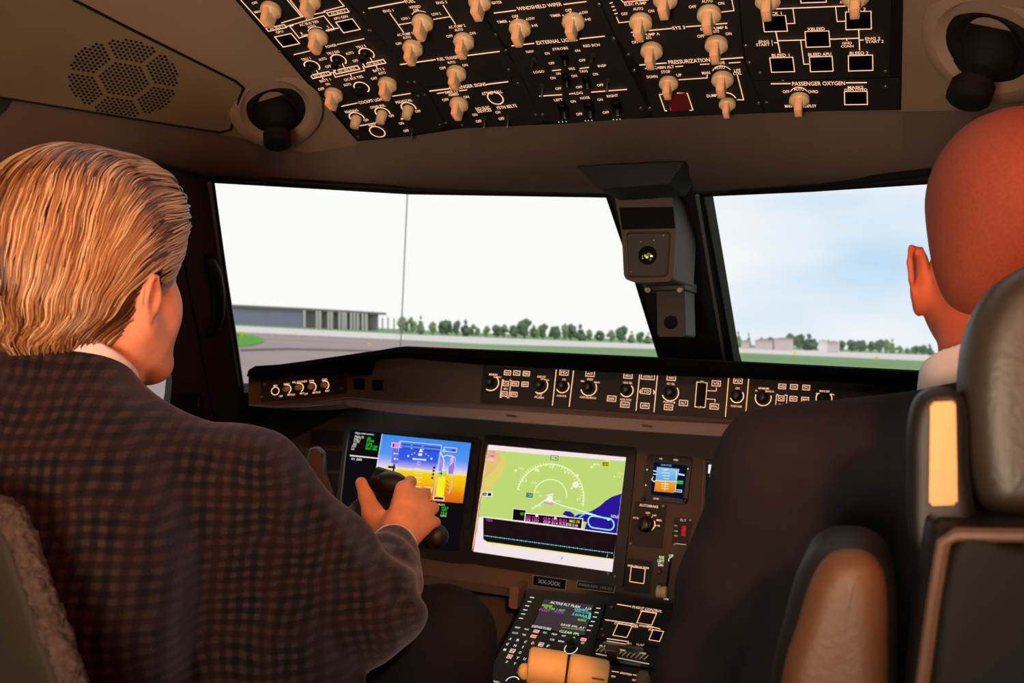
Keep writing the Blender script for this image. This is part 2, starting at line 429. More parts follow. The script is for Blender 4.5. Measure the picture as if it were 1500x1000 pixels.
# seam of the projected view
sm = MB(); p = at_d(588, 480, 6.0); sm.box(Matrix.Translation((p.x, p.y, 2.0)), .006, .006, 10.0)
tag(sm.build('screen_seam', mat('seam_grey', (150, 150, 150), .9), smooth=False), 'thin grey vertical seam line running down the bright view in the left windshield', 'seam')
# trees
def tree_mesh(seed, kind):
    rnd = random.Random(seed); b = MB(); k = 1
    b.tube([(0, 0, 0), (0, 0, .45)], [.04, .025], 6)
    n = {'round': 16, 'tall': 12, 'wide': 18}[kind]
    for i in range(n):
        t = rnd.random()
        if kind == 'tall': z = .15 + .78*t; r = .15*(1-t)+.05; w = .13*(1-t)
        elif kind == 'round': z = .28 + .55*t; r = .16; w = .24*math.sin(math.pi*(.15+.8*t))
        else: z = .25 + .5*t; r = .17; w = .36*math.sin(math.pi*(.2+.7*t))
        a = rnd.random()*6.28
        b.ball(Matrix.Translation((w*math.cos(a), w*math.sin(a), z)) @ Matrix.Diagonal((1, 1, rnd.uniform(.8, 1.2), 1)), r*rnd.uniform(.75, 1.2), 8)
    for v in b.b.verts:
        if v.co.z > .12: v.co += Vector((rnd.uniform(-1, 1), rnd.uniform(-1, 1), rnd.uniform(-1, 1)))*.018
    me = bpy.data.meshes.new('tree'); b.b.to_mesh(me); b.b.free(); me.shade_smooth()
    return me
treem = [mat('foliage_dark', (108, 130, 106), .95, vary=.3, vscale=3, spec=0), mat('foliage_mid', (136, 158, 120), .95, vary=.3, vscale=3, spec=0)]  # distance haze is lightened into both foliage colours
TM = {}
for kind in ('round', 'tall', 'wide'):
    for s in (0, 1):
        me = tree_mesh(s*10+len(kind), kind); me.materials.append(treem[s]); TM[kind, s] = me
def tree(px, ytop, wpx, kind, s, side):
    """base on the ground line, px along the image"""
    yb = 488.5 + .0405*(px-600) + 0.8
    D = at_Z(px, yb, GZ); d = (D-CAM).dot(CW)
    o = bpy.data.objects.new('tree', TM[kind, s]); o.location = D
    h = (yb-ytop)*d/F; w = wpx*d/F
    base = {'round': .62, 'tall': .36, 'wide': .85}[kind]
    o.scale = (w/base, w/base, h); o.rotation_euler = (0, 0, px*.7); link(o)
    kd = {'round': 'rounded', 'tall': 'slim pointed', 'wide': 'broad bushy'}[kind]; sh = ('dark green', 'pale green')[s]
    tag(o, '%s %s tree in the far row seen through the %s windshield' % (sh, kd, side), 'tree', 'far trees beyond the airfield, %s windshield' % side)
for a in [(589, 463, 14, 'round', 1), (600, 462, 16, 'wide', 1), (615, 461, 9, 'tall', 1), (634, 471, 12, 'round', 1), (648, 468, 14, 'round', 0), (655, 466, 14, 'wide', 0), (669, 467, 11, 'round', 0), (681, 466, 10, 'tall', 0), (694, 473, 16, 'wide', 1), (713, 477, 10, 'round', 1),
          (727, 474, 16, 'round', 0), (738, 475, 12, 'round', 1), (751, 474, 14, 'wide', 0), (768, 464, 22, 'round', 0), (783, 474, 14, 'wide', 1), (795, 472, 16, 'round', 0), (812, 475, 16, 'wide', 0), (826, 474, 12, 'round', 1), (836, 472, 14, 'round', 0), (849, 473, 12, 'tall', 0), (862, 482, 10, 'round', 1), (878, 482, 14, 'wide', 0), (895, 483, 12, 'round', 1), (911, 475, 18, 'round', 0), (925, 484, 10, 'tall', 1), (938, 484, 12, 'round', 0), (949, 486, 10, 'tall', 1), (962, 486, 10, 'round', 0)]:
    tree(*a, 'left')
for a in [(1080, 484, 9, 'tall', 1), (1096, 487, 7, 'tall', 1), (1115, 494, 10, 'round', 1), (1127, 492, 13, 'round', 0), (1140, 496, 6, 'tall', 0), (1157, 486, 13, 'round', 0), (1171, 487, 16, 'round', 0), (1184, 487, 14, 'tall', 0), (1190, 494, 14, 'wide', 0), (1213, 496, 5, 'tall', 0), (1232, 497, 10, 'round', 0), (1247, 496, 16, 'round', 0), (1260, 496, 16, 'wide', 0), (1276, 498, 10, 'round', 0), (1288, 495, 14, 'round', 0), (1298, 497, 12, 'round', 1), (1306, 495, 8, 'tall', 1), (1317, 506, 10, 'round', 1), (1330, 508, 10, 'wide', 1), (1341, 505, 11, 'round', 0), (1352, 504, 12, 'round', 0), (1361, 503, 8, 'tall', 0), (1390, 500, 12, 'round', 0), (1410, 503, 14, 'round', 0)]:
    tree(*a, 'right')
# hangar with glazed bays
def bldg_pts(pts, D): return [at_Y(x, y, D) for x, y in pts]
hg = thing('airport_building', 'long low airport hangar with a blue grey side and dark glazed bays between white columns', 'building', at_Y(450, 479, 900))
def slab(name, pts, m, D, par, th=6.0):
    P = bldg_pts(pts, D); b = MB(); b.prism(P, (0, th, 0)); return b.build(name, m, par, smooth=False)
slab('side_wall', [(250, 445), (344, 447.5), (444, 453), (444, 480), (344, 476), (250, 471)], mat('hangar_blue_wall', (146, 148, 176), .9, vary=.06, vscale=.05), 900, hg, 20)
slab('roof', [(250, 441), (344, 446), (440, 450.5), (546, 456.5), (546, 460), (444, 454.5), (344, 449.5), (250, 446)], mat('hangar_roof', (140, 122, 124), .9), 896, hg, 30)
slab('glazed_front', [(444, 454), (545, 459), (545, 485), (444, 481)], mat('hangar_glazing', (120, 112, 118), .6), 902, hg, 14)
for x in (445.5, 464, 468.5, 481, 485.5, 497, 502, 506, 514, 519, 524, 531, 536):
    t = (x-444)/101; slab('column', [(x-1.1, 454+5*t), (x+1.1, 454.2+5*t), (x+1.1, 481+4*t), (x-1.1, 480.9+4*t)], mat('white_column', (225, 220, 222), .9), 895, hg, 2)
for x, k in ((553, 463), (560, 464), (568, 463), (577, 465)):
    o = slab('lattice_mast', [(x-.8, k+1), (x+.8, k+1), (x+.8, 488), (x-.8, 487.8)], mat('mast_grey', (170, 166, 170), .9), 905, None, 1)
    tag(o, 'slim grey mast standing right of the distant hangar', 'mast', 'masts beside the hangar')
# pale houses seen through the right windshield
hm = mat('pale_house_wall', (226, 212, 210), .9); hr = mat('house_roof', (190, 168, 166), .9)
for i, (x0, x1, yt, lab) in enumerate(((1086, 1096, 498, 'small white house left of the first slim tree in the right windshield'), (1106, 1132, 496, 'long pale pinkish building behind the first trees of the right windshield'), (1134, 1160, 494, 'pale pink block behind the trees in the middle of the right windshield'), (1199, 1212, 497, 'bright white cubic building in the gap between the two tree groups'), (1212, 1229, 499, 'low pale house right of the white cubic building'))):
    yb = 489 + .0405*(x0-600) + 2.2
    t = thing('distant_house', lab, 'building', at_Y((x0+x1)/2, yb, 860))
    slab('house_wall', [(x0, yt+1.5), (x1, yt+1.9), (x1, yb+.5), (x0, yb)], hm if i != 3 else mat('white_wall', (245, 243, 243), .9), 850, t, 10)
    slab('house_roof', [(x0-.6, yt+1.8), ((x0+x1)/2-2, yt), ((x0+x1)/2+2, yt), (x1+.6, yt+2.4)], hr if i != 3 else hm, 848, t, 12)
# yellow airfield markers
for px, py, w, s_ in ((434, 486.5, 3.5, 'left'), (541, 503, 3, 'left'), (1164, 518, 6, 'right'), (1284, 525, 6, 'right'), (1362, 526, 5, 'right')):
    P = at_Z(px, py+2, GZ); d = (P-CAM).dot(CW); w = w*d/F
    t = MB(); t.box(Matrix.Translation(P + Vector((0, 0, w*.55))), w, .3, w*.7, .05); t.box(Matrix.Translation(P + Vector((-w*.3, 0, w*.12))), w*.08, .2, w*.24); t.box(Matrix.Translation(P + Vector((w*.3, 0, w*.12))), w*.08, .2, w*.24)
    o = t.build('airfield_marker', emis('marker_yellow', (225, 205, 90), .25), smooth=False)
    tag(o, 'small yellow airfield marker board on the ground seen through the %s windshield' % s_, 'marker', 'yellow markers, %s windshield' % s_)
# yellow bush at left
b = MB(); P = at_Z(350, 493, GZ); d = (P-CAM).dot(CW)
rr = random.Random(3)
for k in range(14): b.ball(Matrix.Translation(P + CR*(rr.uniform(-8, 9)*d/F) + Vector((0, rr.uniform(-1, 1), rr.uniform(.5, 5)*d/F))), 3*d/F, 8)
tag(b.build('bush', mat('yellow_green_leaf', (190, 200, 70), .95, spec=0)), 'yellow green bush on the grass patch at the left edge of the windshield', 'bush')

# ------------------------------------------------------------------ sky
w = bpy.data.worlds.new('sky'); bpy.context.scene.world = w; w.use_nodes = True; nt = w.node_tree; N = nt.nodes; L = nt.links
bg = N['Background']; tc = N.new('ShaderNodeTexCoord')
mp = N.new('ShaderNodeMapping'); mp.inputs['Scale'].default_value = (1.5, 1.5, 5.0); L.new(tc.outputs['Generated'], mp.inputs['Vector'])
nz = N.new('ShaderNodeTexNoise'); nz.inputs['Scale'].default_value = 1.6; nz.inputs['Detail'].default_value = 5; nz.inputs['Roughness'].default_value = .5; L.new(mp.outputs[0], nz.inputs['Vector'])
# blue patch direction (towards the upper right windshield)
dt = N.new('ShaderNodeVectorMath'); dt.operation = 'DOT_PRODUCT'; bd = ray(1370, 330).normalized(); dt.inputs[1].default_value = bd; L.new(tc.outputs['Generated'], dt.inputs[0])
mr = N.new('ShaderNodeMapRange'); mr.inputs['From Min'].default_value = .955; mr.inputs['From Max'].default_value = 1.0; L.new(dt.outputs['Value'], mr.inputs['Value'])
cr = N.new('ShaderNodeValToRGB'); cr.color_ramp.elements[0].position = .34; cr.color_ramp.elements[0].color = (1, 1, 1, 1); cr.color_ramp.elements[1].position = .62; cr.color_ramp.elements[1].color = (0, 0, 0, 1)
L.new(nz.outputs['Fac'], cr.inputs['Fac'])
mu = N.new('ShaderNodeMath'); mu.operation = 'MULTIPLY'; L.new(mr.outputs[0], mu.inputs[0]); L.new(cr.outputs['Color'], mu.inputs[1])
mx = N.new('ShaderNodeMix'); mx.data_type = 'RGBA'; mx.inputs['A'].default_value = (1.0, .995, .975, 1); mx.inputs['B'].default_value = (.50, .72, .93, 1)
L.new(mu.outputs[0], mx.inputs['Factor']); L.new(mx.outputs['Result'], bg.inputs['Color']); bg.inputs['Strength'].default_value = 1.0
# ------------------------------------------------------------------ shared small parts
platem = mat('panel_black', (30, 28, 28), .6, bump=.1, bscale=700, spec=.3)
cream = mat('cream_plastic', (226, 192, 152), .45, vary=.05, vscale=60)
knobblk = mat('knob_black', (10, 10, 11), .4, spec=.4)
buttonblk = mat('button_black', (4, 4, 5), .3, spec=.3)
redm = emis('dim_red_light', (120, 16, 18), .25)
_kc = {}
def cached(key, fn):
    if key not in _kc:
        o = fn(); _kc[key] = [(o, None)]; return o, True
    return _kc[key][0][0], False
def place(key, fn, name, M, parent):
    """build one mesh of the kind, then share its data between copies"""
    if key not in _kc:
        b, m = fn(); o = b.build(name, m, None); _kc[key] = o.data; COL.objects.unlink(o)
    else:
        o = bpy.data.objects.new(name, _kc[key])
    o.name = name; o.matrix_basis = M; link(o, parent); return o
def k_cream():
    b = MB(); I = Matrix.Identity(4)
    b.lathe(I, [(.0150, 0), (.0165, .003), (.0162, .009), (.0128, .013), (.0095, .0165)], 32)
    b.prism([(-.0062, y, z) for y, z in ((-.013, .004), (.0150, .004), (.0112, .032), (-.0105, .032))], (.0124, 0, 0), .0022, 2)
    return b, cream
def k_cream_small():
    b = MB(); I = Matrix.Identity(4)
    b.lathe(I, [(.0100, 0), (.0105, .003), (.0095, .016), (.0088, .022), (.006, .0235)], 24)
    return b, cream
def k_black():
    b = MB(); I = Matrix.Identity(4)
    b.lathe(I, [(.0105, 0), (.0105, .004), (.0085, .006), (.0082, .017), (.006, .0185)], 24)
    b.box(Matrix.Translation((0, 0, .012)), .0022, .018, .014, .0006)
    return b, knobblk
def k_screw():
    b = MB(); I = Matrix.Identity(4)
    b.lathe(I, [(.0030, 0), (.0030, .0012), (.0022, .0020)], 14); return b, screwm
def k_toggle():
    b = MB(); I = Matrix.Identity(4)
    b.lathe(I, [(.0048, 0), (.0048, .003), (.003, .0035)], 12); b.lathe(Matrix.Rotation(R(18), 4, 'X'), [(.0014, .002), (.0026, .017), (.0018, .019)], 10); return b, mat('toggle_steel', (90, 84, 80), .4, metal=.8)
def k_rocker():
    b = MB(); b.box(Matrix.Translation((0, 0, .004)), .012, .020, .009, .002); b.box(Matrix.Translation((0, -.006, .011)) @ Matrix.Rotation(R(20), 4, 'X'), .010, .006, .014, .002); return b, buttonblk
def k_push():
    b = MB(); b.box(Matrix.Translation((0, 0, .0015)), .021, .017, .004, .001); return b, buttonblk
def knob_lines():
    return None
class Panel:
    def __init__(s, name, label, cat, plane, outline, org=(0, 0), sc=1.0, off=.003, thick=.006, m=None, slope=None, rr=0, mark_off=.0008, lw=1.3, parent=None, part='panel_plate', gain=1.0):
        s.pl = plane; s.off = off
        cx = sum(p[0] for p in outline)/len(outline); cy = sum(p[1] for p in outline)/len(outline)
        s.t = parent or thing(name, label, cat, plane.hit(cx, cy, off))
        if rr: outline = rquad(outline, rr)
        s.plate = poly_plane(part, plane, outline, m or platem, s.t, thick=thick, off=off)
        s.mk = Marks(plane, off+mark_off, org, sc, slope, lw, gain*1.2)
    def f(s, x, y, rot=0, off=0): q = s.mk.c(x, y); return s.pl.frame(q.x, q.y, s.off+off, rot)
    def knob(s, x, y, sc=1.0, rot=0, kind='cream'):
        fn, key, nm = {'cream': (k_cream, 'kc', 'selector_knob'), 'small': (k_cream_small, 'ks', 'dimmer_knob'), 'black': (k_black, 'kb', 'rotary_knob')}[kind]
        o = place(key, fn, nm, s.f(x, y, rot) @ Matrix.Diagonal((sc, sc, sc, 1)), s.t)
        if kind == 'cream':
            M = s.f(x, y, rot)
            q = place('klines', lambda: _kl(), 'pointer_line', M @ Matrix.Diagonal((sc, sc, sc, 1)), s.t)
            q.parent = o; q.matrix_parent_inverse = Matrix.Identity(4); q.matrix_basis = Matrix.Identity(4)
        return o
    def screws(s, *xy):
        for i in range(0, len(xy), 2): place('scr', k_screw, 'screw', s.f(xy[i], xy[i+1]), s.t)
    def toggle(s, x, y, rot=0): place('tog', k_toggle, 'toggle_switch', s.f(x, y, rot), s.t)
    def rocker(s, x, y, sc=1.0): place('rock', k_rocker, 'guarded_switch', s.f(x, y) @ Matrix.Diagonal((sc, sc, sc, 1)), s.t)
    def push(s, x, y, w, h, part='square_button', m=None):
        """raised dark key outlined with light; w,h in crop units"""
        q = s.mk.c(x, y); u, v = s.mk.axes(q); W, H = w/s.mk.sc/2*.92, h/s.mk.sc/2*.92
        poly_plane(part, s.pl, [tuple(q-u*W+v*H), tuple(q+u*W+v*H), tuple(q+u*W-v*H), tuple(q-u*W-v*H)], m or buttonblk, s.t, thick=.003, off=s.off+.002)
        s.mk.box(x, y, w, h)
    def done(s): s.mk.build('lit_legend', s.t); return s.t
def _kl():
    b = MB()
    for x in (-.0017, .0017): b.tube([(x, .0166, .0095), (x, .0150, .0120), (x, .0118, .0318), (x, .009, .0326), (x, -.004, .0326)], .00042, 5)
    return b, emis('knob_line_glow', (255, 120, 60), .7)

# ------------------------------------------------------------------ overhead switch panels
A_ = ((340, 0), 4.763); B_ = ((540, 0), 5.262); C_ = ((680, 0), 3.75); D_ = ((900, 0), 3.488)
def ac(x, y): return (340 + x/4.763, y/4.763)
p = Panel('electrical_panel', 'black overhead panel with AC BUS and DC BUS lines, leftmost of the overhead', 'switch panel', OH,
          [(303, -50), (462, -58), (506, 0), (626, 131), (492, 161), (347, -1)], *A_, slope=-.21)
k = p.mk
k.line(60, 0, 228, 186, 245, 182); k.line(345, 160, 492, 116, 610, 92, 650, 85); k.line(385, 0, 480, 112); k.line(405, 0, 492, 112); k.line(745, 0, 782, 42, 640, 78)
k.box(308, 195, 130, 26, 'AC BUS 1'); k.box(738, 86, 142, 28, 'AC BUS 2')
k.line(370, 188, 400, 178, 640, 110); k.line(520, 143, 516, 130); k.line(400, 180, 468, 266, 540, 240); k.line(640, 110, 712, 200, 740, 196, 655, 215)
k.line(425, 178, 400, 184); k.t('AC BUS TIES', 535, 162, 135); k.t('AUTO', 553, 184, 55); k.t('1', 484, 232, 8); k.t('2', 668, 187, 10); k.t('OPEN', 512, 248, 55); k.t('OPEN', 684, 208, 50)
k.t('GPU', 330, 222, 50); k.t('APU GEN', 757, 122, 100)
for (x, y) in ((384, 281), (808, 180)):
    p.push(x, y, 118, 92)
k.line(432, 381, 565, 350); k.t('POWER', 690, 320, 75); k.line(735, 310, 920, 270)
for tx, x, y, w in (('TRU 1', 514, 411, 62), ('TRU ESS', 704, 367, 88), ('TRU 2', 898, 325, 68), ('AUTO', 630, 412, 55), ('OFF', 670, 463, 40), ('AUTO', 820, 370, 55), ('OFF', 860, 423, 38), ('BATT 1', 648, 560, 75), ('ON', 666, 586, 28), ('BATT 2', 1022, 487, 78), ('AUTO', 1045, 509, 52), ('DC BUS TIES', 848, 545, 130), ('AUTO', 803, 590, 52), ('OFF', 622, 620, 44), ('OFF', 990, 547, 44), ('OFF', 157, 20, 40), ('MAN', 177, 82, 42)):
    k.t(tx, x, y, w)
k.box(618, 523, 130, 28, 'DC BUS 1', lw=1.5); k.box(800, 487, 168, 30, 'DC ESS BUS', lw=1.5); k.box(992, 442, 146, 30, 'DC BUS 2', lw=1.5)
k.line(683, 510, 714, 503); k.line(708, 512, 720, 538, 925, 492, 912, 465); k.line(826, 517, 832, 534); k.line(590, 493, 600, 512); k.line(770, 445, 782, 468); k.line(965, 404, 975, 424); k.line(628, 536, 634, 550); k.line(1005, 458, 1012, 478)
for x, y, a0, a1 in ((557, 460, -60, 170), (742, 418, -60, 250), (938, 375, -60, 170), (903, 610, -70, 170)):
    k.arc(x, y, 46, a0, a1, w=1.7); p.knob(x-12, y+4, .8, kind='black')
for x, y in ((278, 52), (552, -15), (605, 242), (715, 645), (1090, 572)): p.knob(x, y)
k.arc(605, 242, 66, 40, 140, w=1.0)
p.screws(332, 356, 640, 690, 920, 88, 955, 212)
p.done()

p = Panel('cockpit_lights_panel', 'small black overhead corner panel titled COCKPIT LIGHTS with three dimmer knobs', 'switch panel', OH,
          [(493, 163), (627, 133), (655, 182), (640, 192), (605, 197), (524, 206)], *A_, slope=-.17)
k = p.mk
k.line(765, 741, 872, 719); k.t('COCKPIT LIGHTS', 976, 702, 190, 5); k.line(1120, 671, 1243, 652)
k.t('READING', 833, 775, 90); k.t('OVHD PNL', 1015, 742, 105); k.t('PEDESTAL', 1198, 706, 115)
for x, y in ((870, 820), (1050, 787), (1232, 752)): k.arc(x, y, 45, -25, 205, w=1.6); p.knob(x, y, .92, kind='small')
k.t('OFF', 935, 838, 34); k.t('OFF', 1112, 808, 34); k.t('OFF', 1296, 776, 36); k.line(893, 877, 1028, 853); k.line(1182, 829, 1222, 822, w=2); k.t('TEST', 979, 878, 50)
k.arc(1013, 919, 46, w=1.4); k.t('ON', 1180, 860, 32); k.t('OFF', 1214, 912, 36)
p.toggle(1255, 905); p.screws(722, 775, 880, 950)
p.done()

p = Panel('fuel_panel', 'black overhead panel with FUEL XFEED and AC PUMP knobs and FUEL TRANSFER below', 'switch panel', OH,
          [(467, -58), (652, -58), (692, 0), (765, 112), (622, 128), (509, 0)], *B_, slope=-.125)
k = p.mk
k.line(0, 65, 272, 14, w=1.7); k.t('FUEL', 317, 8, 75, 6); k.t('XFEED', 355, 53, 88); k.t('OFF', 366, 78, 44); k.t('LOW 1', 283, 142, 62); k.t('LOW 2', 520, 107, 70)
k.t('ENG 1', 150, 83, 78); k.t('ENG 2', 562, 18, 82); k.line(165, 103, 268, 248); k.line(574, 40, 668, 186); k.line(235, 190, 348, 172); k.line(500, 150, 628, 128)
k.t('AC PUMP 1', 278, 263, 118); k.t('AUTO', 294, 288, 62); k.t('AC PUMP 2', 680, 203, 128); k.t('AUTO', 694, 229, 66)
k.t('OFF', 232, 336, 46); k.t('ON', 398, 315, 40); k.t('OFF', 624, 278, 50); k.t('ON', 800, 256, 44)
k.line(246, 497, 512, 460, w=1.6); k.t('FUEL TRANSFER', 620, 447, 185, 5); k.line(728, 432, 1006, 397, w=1.6)
k.t('AUTO', 637, 480, 60); k.t('OFF', 571, 524, 50); k.t('ON', 742, 502, 40)
for x, y in ((347, 352), (740, 298), (683, 545)): p.knob(x, y)
p.knob(422, 155, 1.0)
k.arc(422, 155, 82, 50, 135, w=1.1)
p.screws(15, 235, 302, 632, 355, 630, 980, 265, 1060, 385, 1080, 535)
p.done()

p = Panel('passenger_signs_panel', 'black overhead panel titled PASSENGER SIGNS with one knob and a ring shaped call button', 'switch panel', OH,
          [(623.5, 130), (766, 114), (794, 178), (780, 183), (675, 187), (650, 180)], *B_, slope=-.125)
k = p.mk
k.line(472, 702, 620, 683, w=1.6); k.t('PASSENGER SIGNS', 765, 664, 280, 5.4); k.line(912, 650, 1072, 630, w=1.6)
k.t('EMER LT', 638, 707, 100); k.line(530, 720, 580, 713); k.line(700, 700, 756, 692); k.t('ARMED', 653, 728, 78); k.t('OFF', 592, 768, 50); k.t('ON', 752, 747, 40)
k.t('ATTND CALL', 950, 714, 158, 5); k.arc(977, 756, 54, w=1.6)
k.t('NO ELEC', 880, 833, 110, 4.6); k.t('DEVICES', 892, 853, 106, 4.6); k.t('FSTN BELTS', 1065, 822, 150, 5); k.t('ON', 818, 884, 36); k.t('OFF', 848, 934, 44); k.t('ON', 996, 865, 36); k.t('OFF', 1024, 914, 44)
p.knob(702, 785); p.toggle(895, 905); p.toggle(1075, 900); p.screws(382, 738, 433, 730, 548, 960, 595, 947, 720, 962, 1150, 645)
p.done()

p = Panel('wiper_panel', 'black overhead panel titled WINDSHIELD WIPER with two cream selector knobs', 'switch panel', OH,
          [(655, -58), (858, -58), (876, 0), (898, 50), (742, 68), (694, 0)], *C_, slope=-.112)
k = p.mk
k.line(165, 72, 282, 57, w=1.6); k.t('WINDSHIELD WIPER', 413, 35, 245, 5.6); k.line(548, 24, 668, 9, w=1.6); k.t('HEATER', 175, 14, 62)
for dx, dy in ((0, 0), (293, -34)):
    k.t('OFF', 280+dx, 90+dy, 36); k.t('TIMER', 208+dx, 119+dy, 56); k.t('LOW', 366+dx, 102+dy, 42); k.t('HI', 386+dx, 140+dy, 28); k.disc(250+dx, 118+dy, 4); k.disc(290+dx, 101+dy, 4); k.disc(342+dx, 108+dy, 4)
p.knob(310, 140); p.knob(603, 105); p.knob(90, -5)
p.screws(175, 190, 742, 22, 822, 210)
p.done()

p = Panel('external_lights_panel', 'black overhead panel titled EXTERNAL LIGHTS full of small dark toggles', 'switch panel', OH,
          [(743.5, 71), (899, 53), (922, 105), (954, 168), (940, 172), (830, 181), (793, 176)], *C_, slope=-.095)
k = p.mk
k.line(262, 252, 382, 238, w=1.6); k.t('EXTERNAL LIGHTS', 508, 225, 225, 5.6); k.line(637, 213, 770, 199, w=1.6)
for tx, x, y, w in (('NAV', 361, 283, 42), ('ON', 455, 293, 26), ('STROBE', 527, 267, 86), ('ON', 622, 278, 28), ('RED BCN', 699, 249, 90), ('OFF', 480, 347, 32), ('OFF', 648, 331, 36), ('LOGO', 410, 394, 58), ('ON', 516, 404, 24), ('WING', 590, 377, 34), ('TAXI', 654, 391, 44), ('INSP', 757, 361, 46), ('ON', 487, 428, 28), ('ON', 604, 417, 30), ('ON', 720, 407, 28), ('OFF', 517, 486, 34), ('OFF', 631, 478, 34), ('OFF', 747, 467, 36), ('LDG', 628, 511, 44), ('LEFT', 517, 548, 46), ('NOSE', 663, 537, 52), ('RIGHT', 814, 526, 62), ('ON', 598, 557, 28), ('ON', 746, 547, 28), ('OFF', 632, 626, 34), ('OFF', 778, 617, 36)):
    k.t(tx, x, y, w, 3.8)
k.line(484, 388, 530, 383); k.line(636, 376, 684, 370); k.line(415, 528, 535, 520, w=1.5); k.line(700, 506, 892, 491, w=1.5); k.line(578, 516, 604, 513)
for x, y in ((385, 325), (710, 300), (430, 470), (787, 440)): p.toggle(x, y, R(180) if y < 400 else 0)
for x, y in ((550, 300), (560, 420), (672, 430)): p.rocker(x, y, .9)
for x, y in ((545, 580), (688, 575), (838, 565)): p.rocker(x, y, 1.15)
for x in (520, 540, 560, 665, 683, 701, 820, 838, 856): k.disc(x, 670-(x-520)*.045, 3.4, (200, 190, 180))
p.screws(230, 275, 245, 382, 295, 457, 395, 628, 432, 628)
p.done()

p = Panel('hydraulic_panel', 'black overhead panel with hydraulic ELEC PUMP knobs and a red guard at the top', 'switch panel', OH,
          [(863, -58), (1061, -60), (1081, 0), (1089, 86), (936, 97), (901, 50), (879, 0)], *C_, slope=-.07)
k = p.mk
k.poly([(885, -12), (972, -18), (985, 5), (897, 14)], (190, 20, 22)); k.line(862, 0, 874, 12, 1010, 0); k.t('ELEC PUMP', 940, 20, 122)
for i, (x, y) in enumerate(((805, 18), (815, 38), (823, 57), (832, 76))): k.line(x-4, y, x+8, y-3, w=1.5)
k.line(837, 95, 850, 125, 915, 118); k.t('AUTO', 955, 48, 56); k.t('OFF', 880, 76, 36); k.t('ON', 1027, 60, 32); k.t('AUTO', 1334, 6, 60); k.t('OFF', 1254, 37, 42); k.t('ON', 1411, 18, 34)
k.line(1470, 0, 1482, 58, 1415, 66); k.line(918, 178, 950, 174); k.line(1005, 168, 1140, 156, w=1.5); k.t('SYS 3', 1178, 152, 70, 5); k.line(1220, 147, 1300, 141, w=1.5); k.line(1380, 133, 1443, 128, w=1.5)
k.t('ELEC PUMP A', 1000, 190, 145, 4); k.t('ELEC PUMP B', 1372, 155, 148, 4); k.t('OFF', 938, 231, 36); k.t('OFF', 1300, 198, 40); k.t('ON', 1452, 185, 32); k.t('AUTO', 1012, 207, 30); k.t('AUTO', 1380, 172, 40)
for x, y in ((973, 107), (1108, -20), (1348, 64), (1033, 264), (1388, 230)): p.knob(x, y)
p.screws(903, 297, 935, 385)
p.done()

p = Panel('pressurization_panel', 'black overhead panel titled PRESSURIZATION with a red guarded button below its knob', 'switch panel', OH,
          [(937.5, 99), (1089.5, 88.5), (1119, 164), (1083, 167), (956, 171)], *C_, slope=-.065)
k = p.mk
k.line(965, 357, 1110, 346, w=1.6); k.t('PRESSURIZATION', 1235, 335, 228, 5.8); k.line(1355, 329, 1530, 316, w=1.6)
k.t('CABIN ALT', 1098, 369, 108); k.line(995, 376, 1035, 373); k.line(1162, 366, 1200, 363); k.t('STOP', 1107, 394, 50); k.t('DOWN', 1032, 421, 58); k.t('UP', 1180, 412, 28); k.line(1180, 438, 1335, 428, 1334, 412); k.line(1297, 354, 1345, 351); k.t('MODE', 1398, 345, 66, 4.4); k.line(1455, 346, 1515, 342)
k.t('AUTO', 1404, 371, 54); k.t('MAN', 1328, 400, 44); k.t('LFE', 1500, 386, 36); k.t('CTRL', 1500, 403, 46); k.line(1500, 412, 1535, 548, 1500, 548)
k.arc(1421, 420, 60, 35, 145, w=1.1); k.t('DUMP', 1360, 525, 56); k.arc(1447, 560, 52, 20, 100, w=1.5)
k.line(1103, 608, 1072, 520, 1095, 516); k.line(1170, 511, 1226, 513, 1256, 603, 1240, 606); k.line(1072, 520, 1103, 608, 1112, 609)
poly_plane('red_guard', OH, [(976, 139), (1005, 137.5), (1012, 161), (984, 163)], emis('guard_red', (96, 14, 14), .12), p.t, thick=.003, off=.007)
k.poly([(1128, 590), (1200, 586), (1203, 602), (1131, 606)], (190, 30, 34)); 
p.knob(1125, 445, .9); p.knob(1421, 422, 1.0); p.knob(1447, 560, .8)
p.screws(970, 592, 1020, 592)
p.done()

p = Panel('bleed_air_panel', 'black overhead panel with PACK and BLEED boxes joined by lines, upper right', 'switch panel', OH,
          [(1064, -60), (1300, -62), (1305, 0), (1303, 113), (1102, 118), (1092, 86), (1084, 0)], *D_, slope=-.03)
k = p.mk
def pb(x, y, w, h, tx, tw): p.push(x, y, w, h); k.t(tx, x-8, y-h/2-12, tw, 4.6)
pb(820, 121, 118, 80, 'PACK 1', 84); pb(1247, 105, 130, 90, 'PACK 2', 90); pb(1038, 200, 122, 80, 'XBLEED', 90); pb(857, 331, 118, 74, 'BLEED 1', 90); pb(1057, 327, 116, 76, 'BLEED APU', 118); pb(1258, 322, 124, 78, 'BLEED 2', 96)
pb(1015, -22, 130, 70, 'RECIRC', 90)
k.line(805, 46, 1205, 30, w=1.6); k.line(912, 42, 922, 119, 884, 121); k.line(1130, 34, 1138, 110, 1180, 108); k.line(825, 164, 846, 268, w=1.6); k.line(836, 208, 972, 204, w=1.5); k.line(952, 206, 968, 328, 992, 327); k.line(1104, 200, 1248, 195, w=1.5); k.line(1248, 152, 1253, 255, w=1.6); k.line(1187, 197, 1188, 208); k.line(1253, 205, 1272, 204); k.line(818, 218, 832, 218)
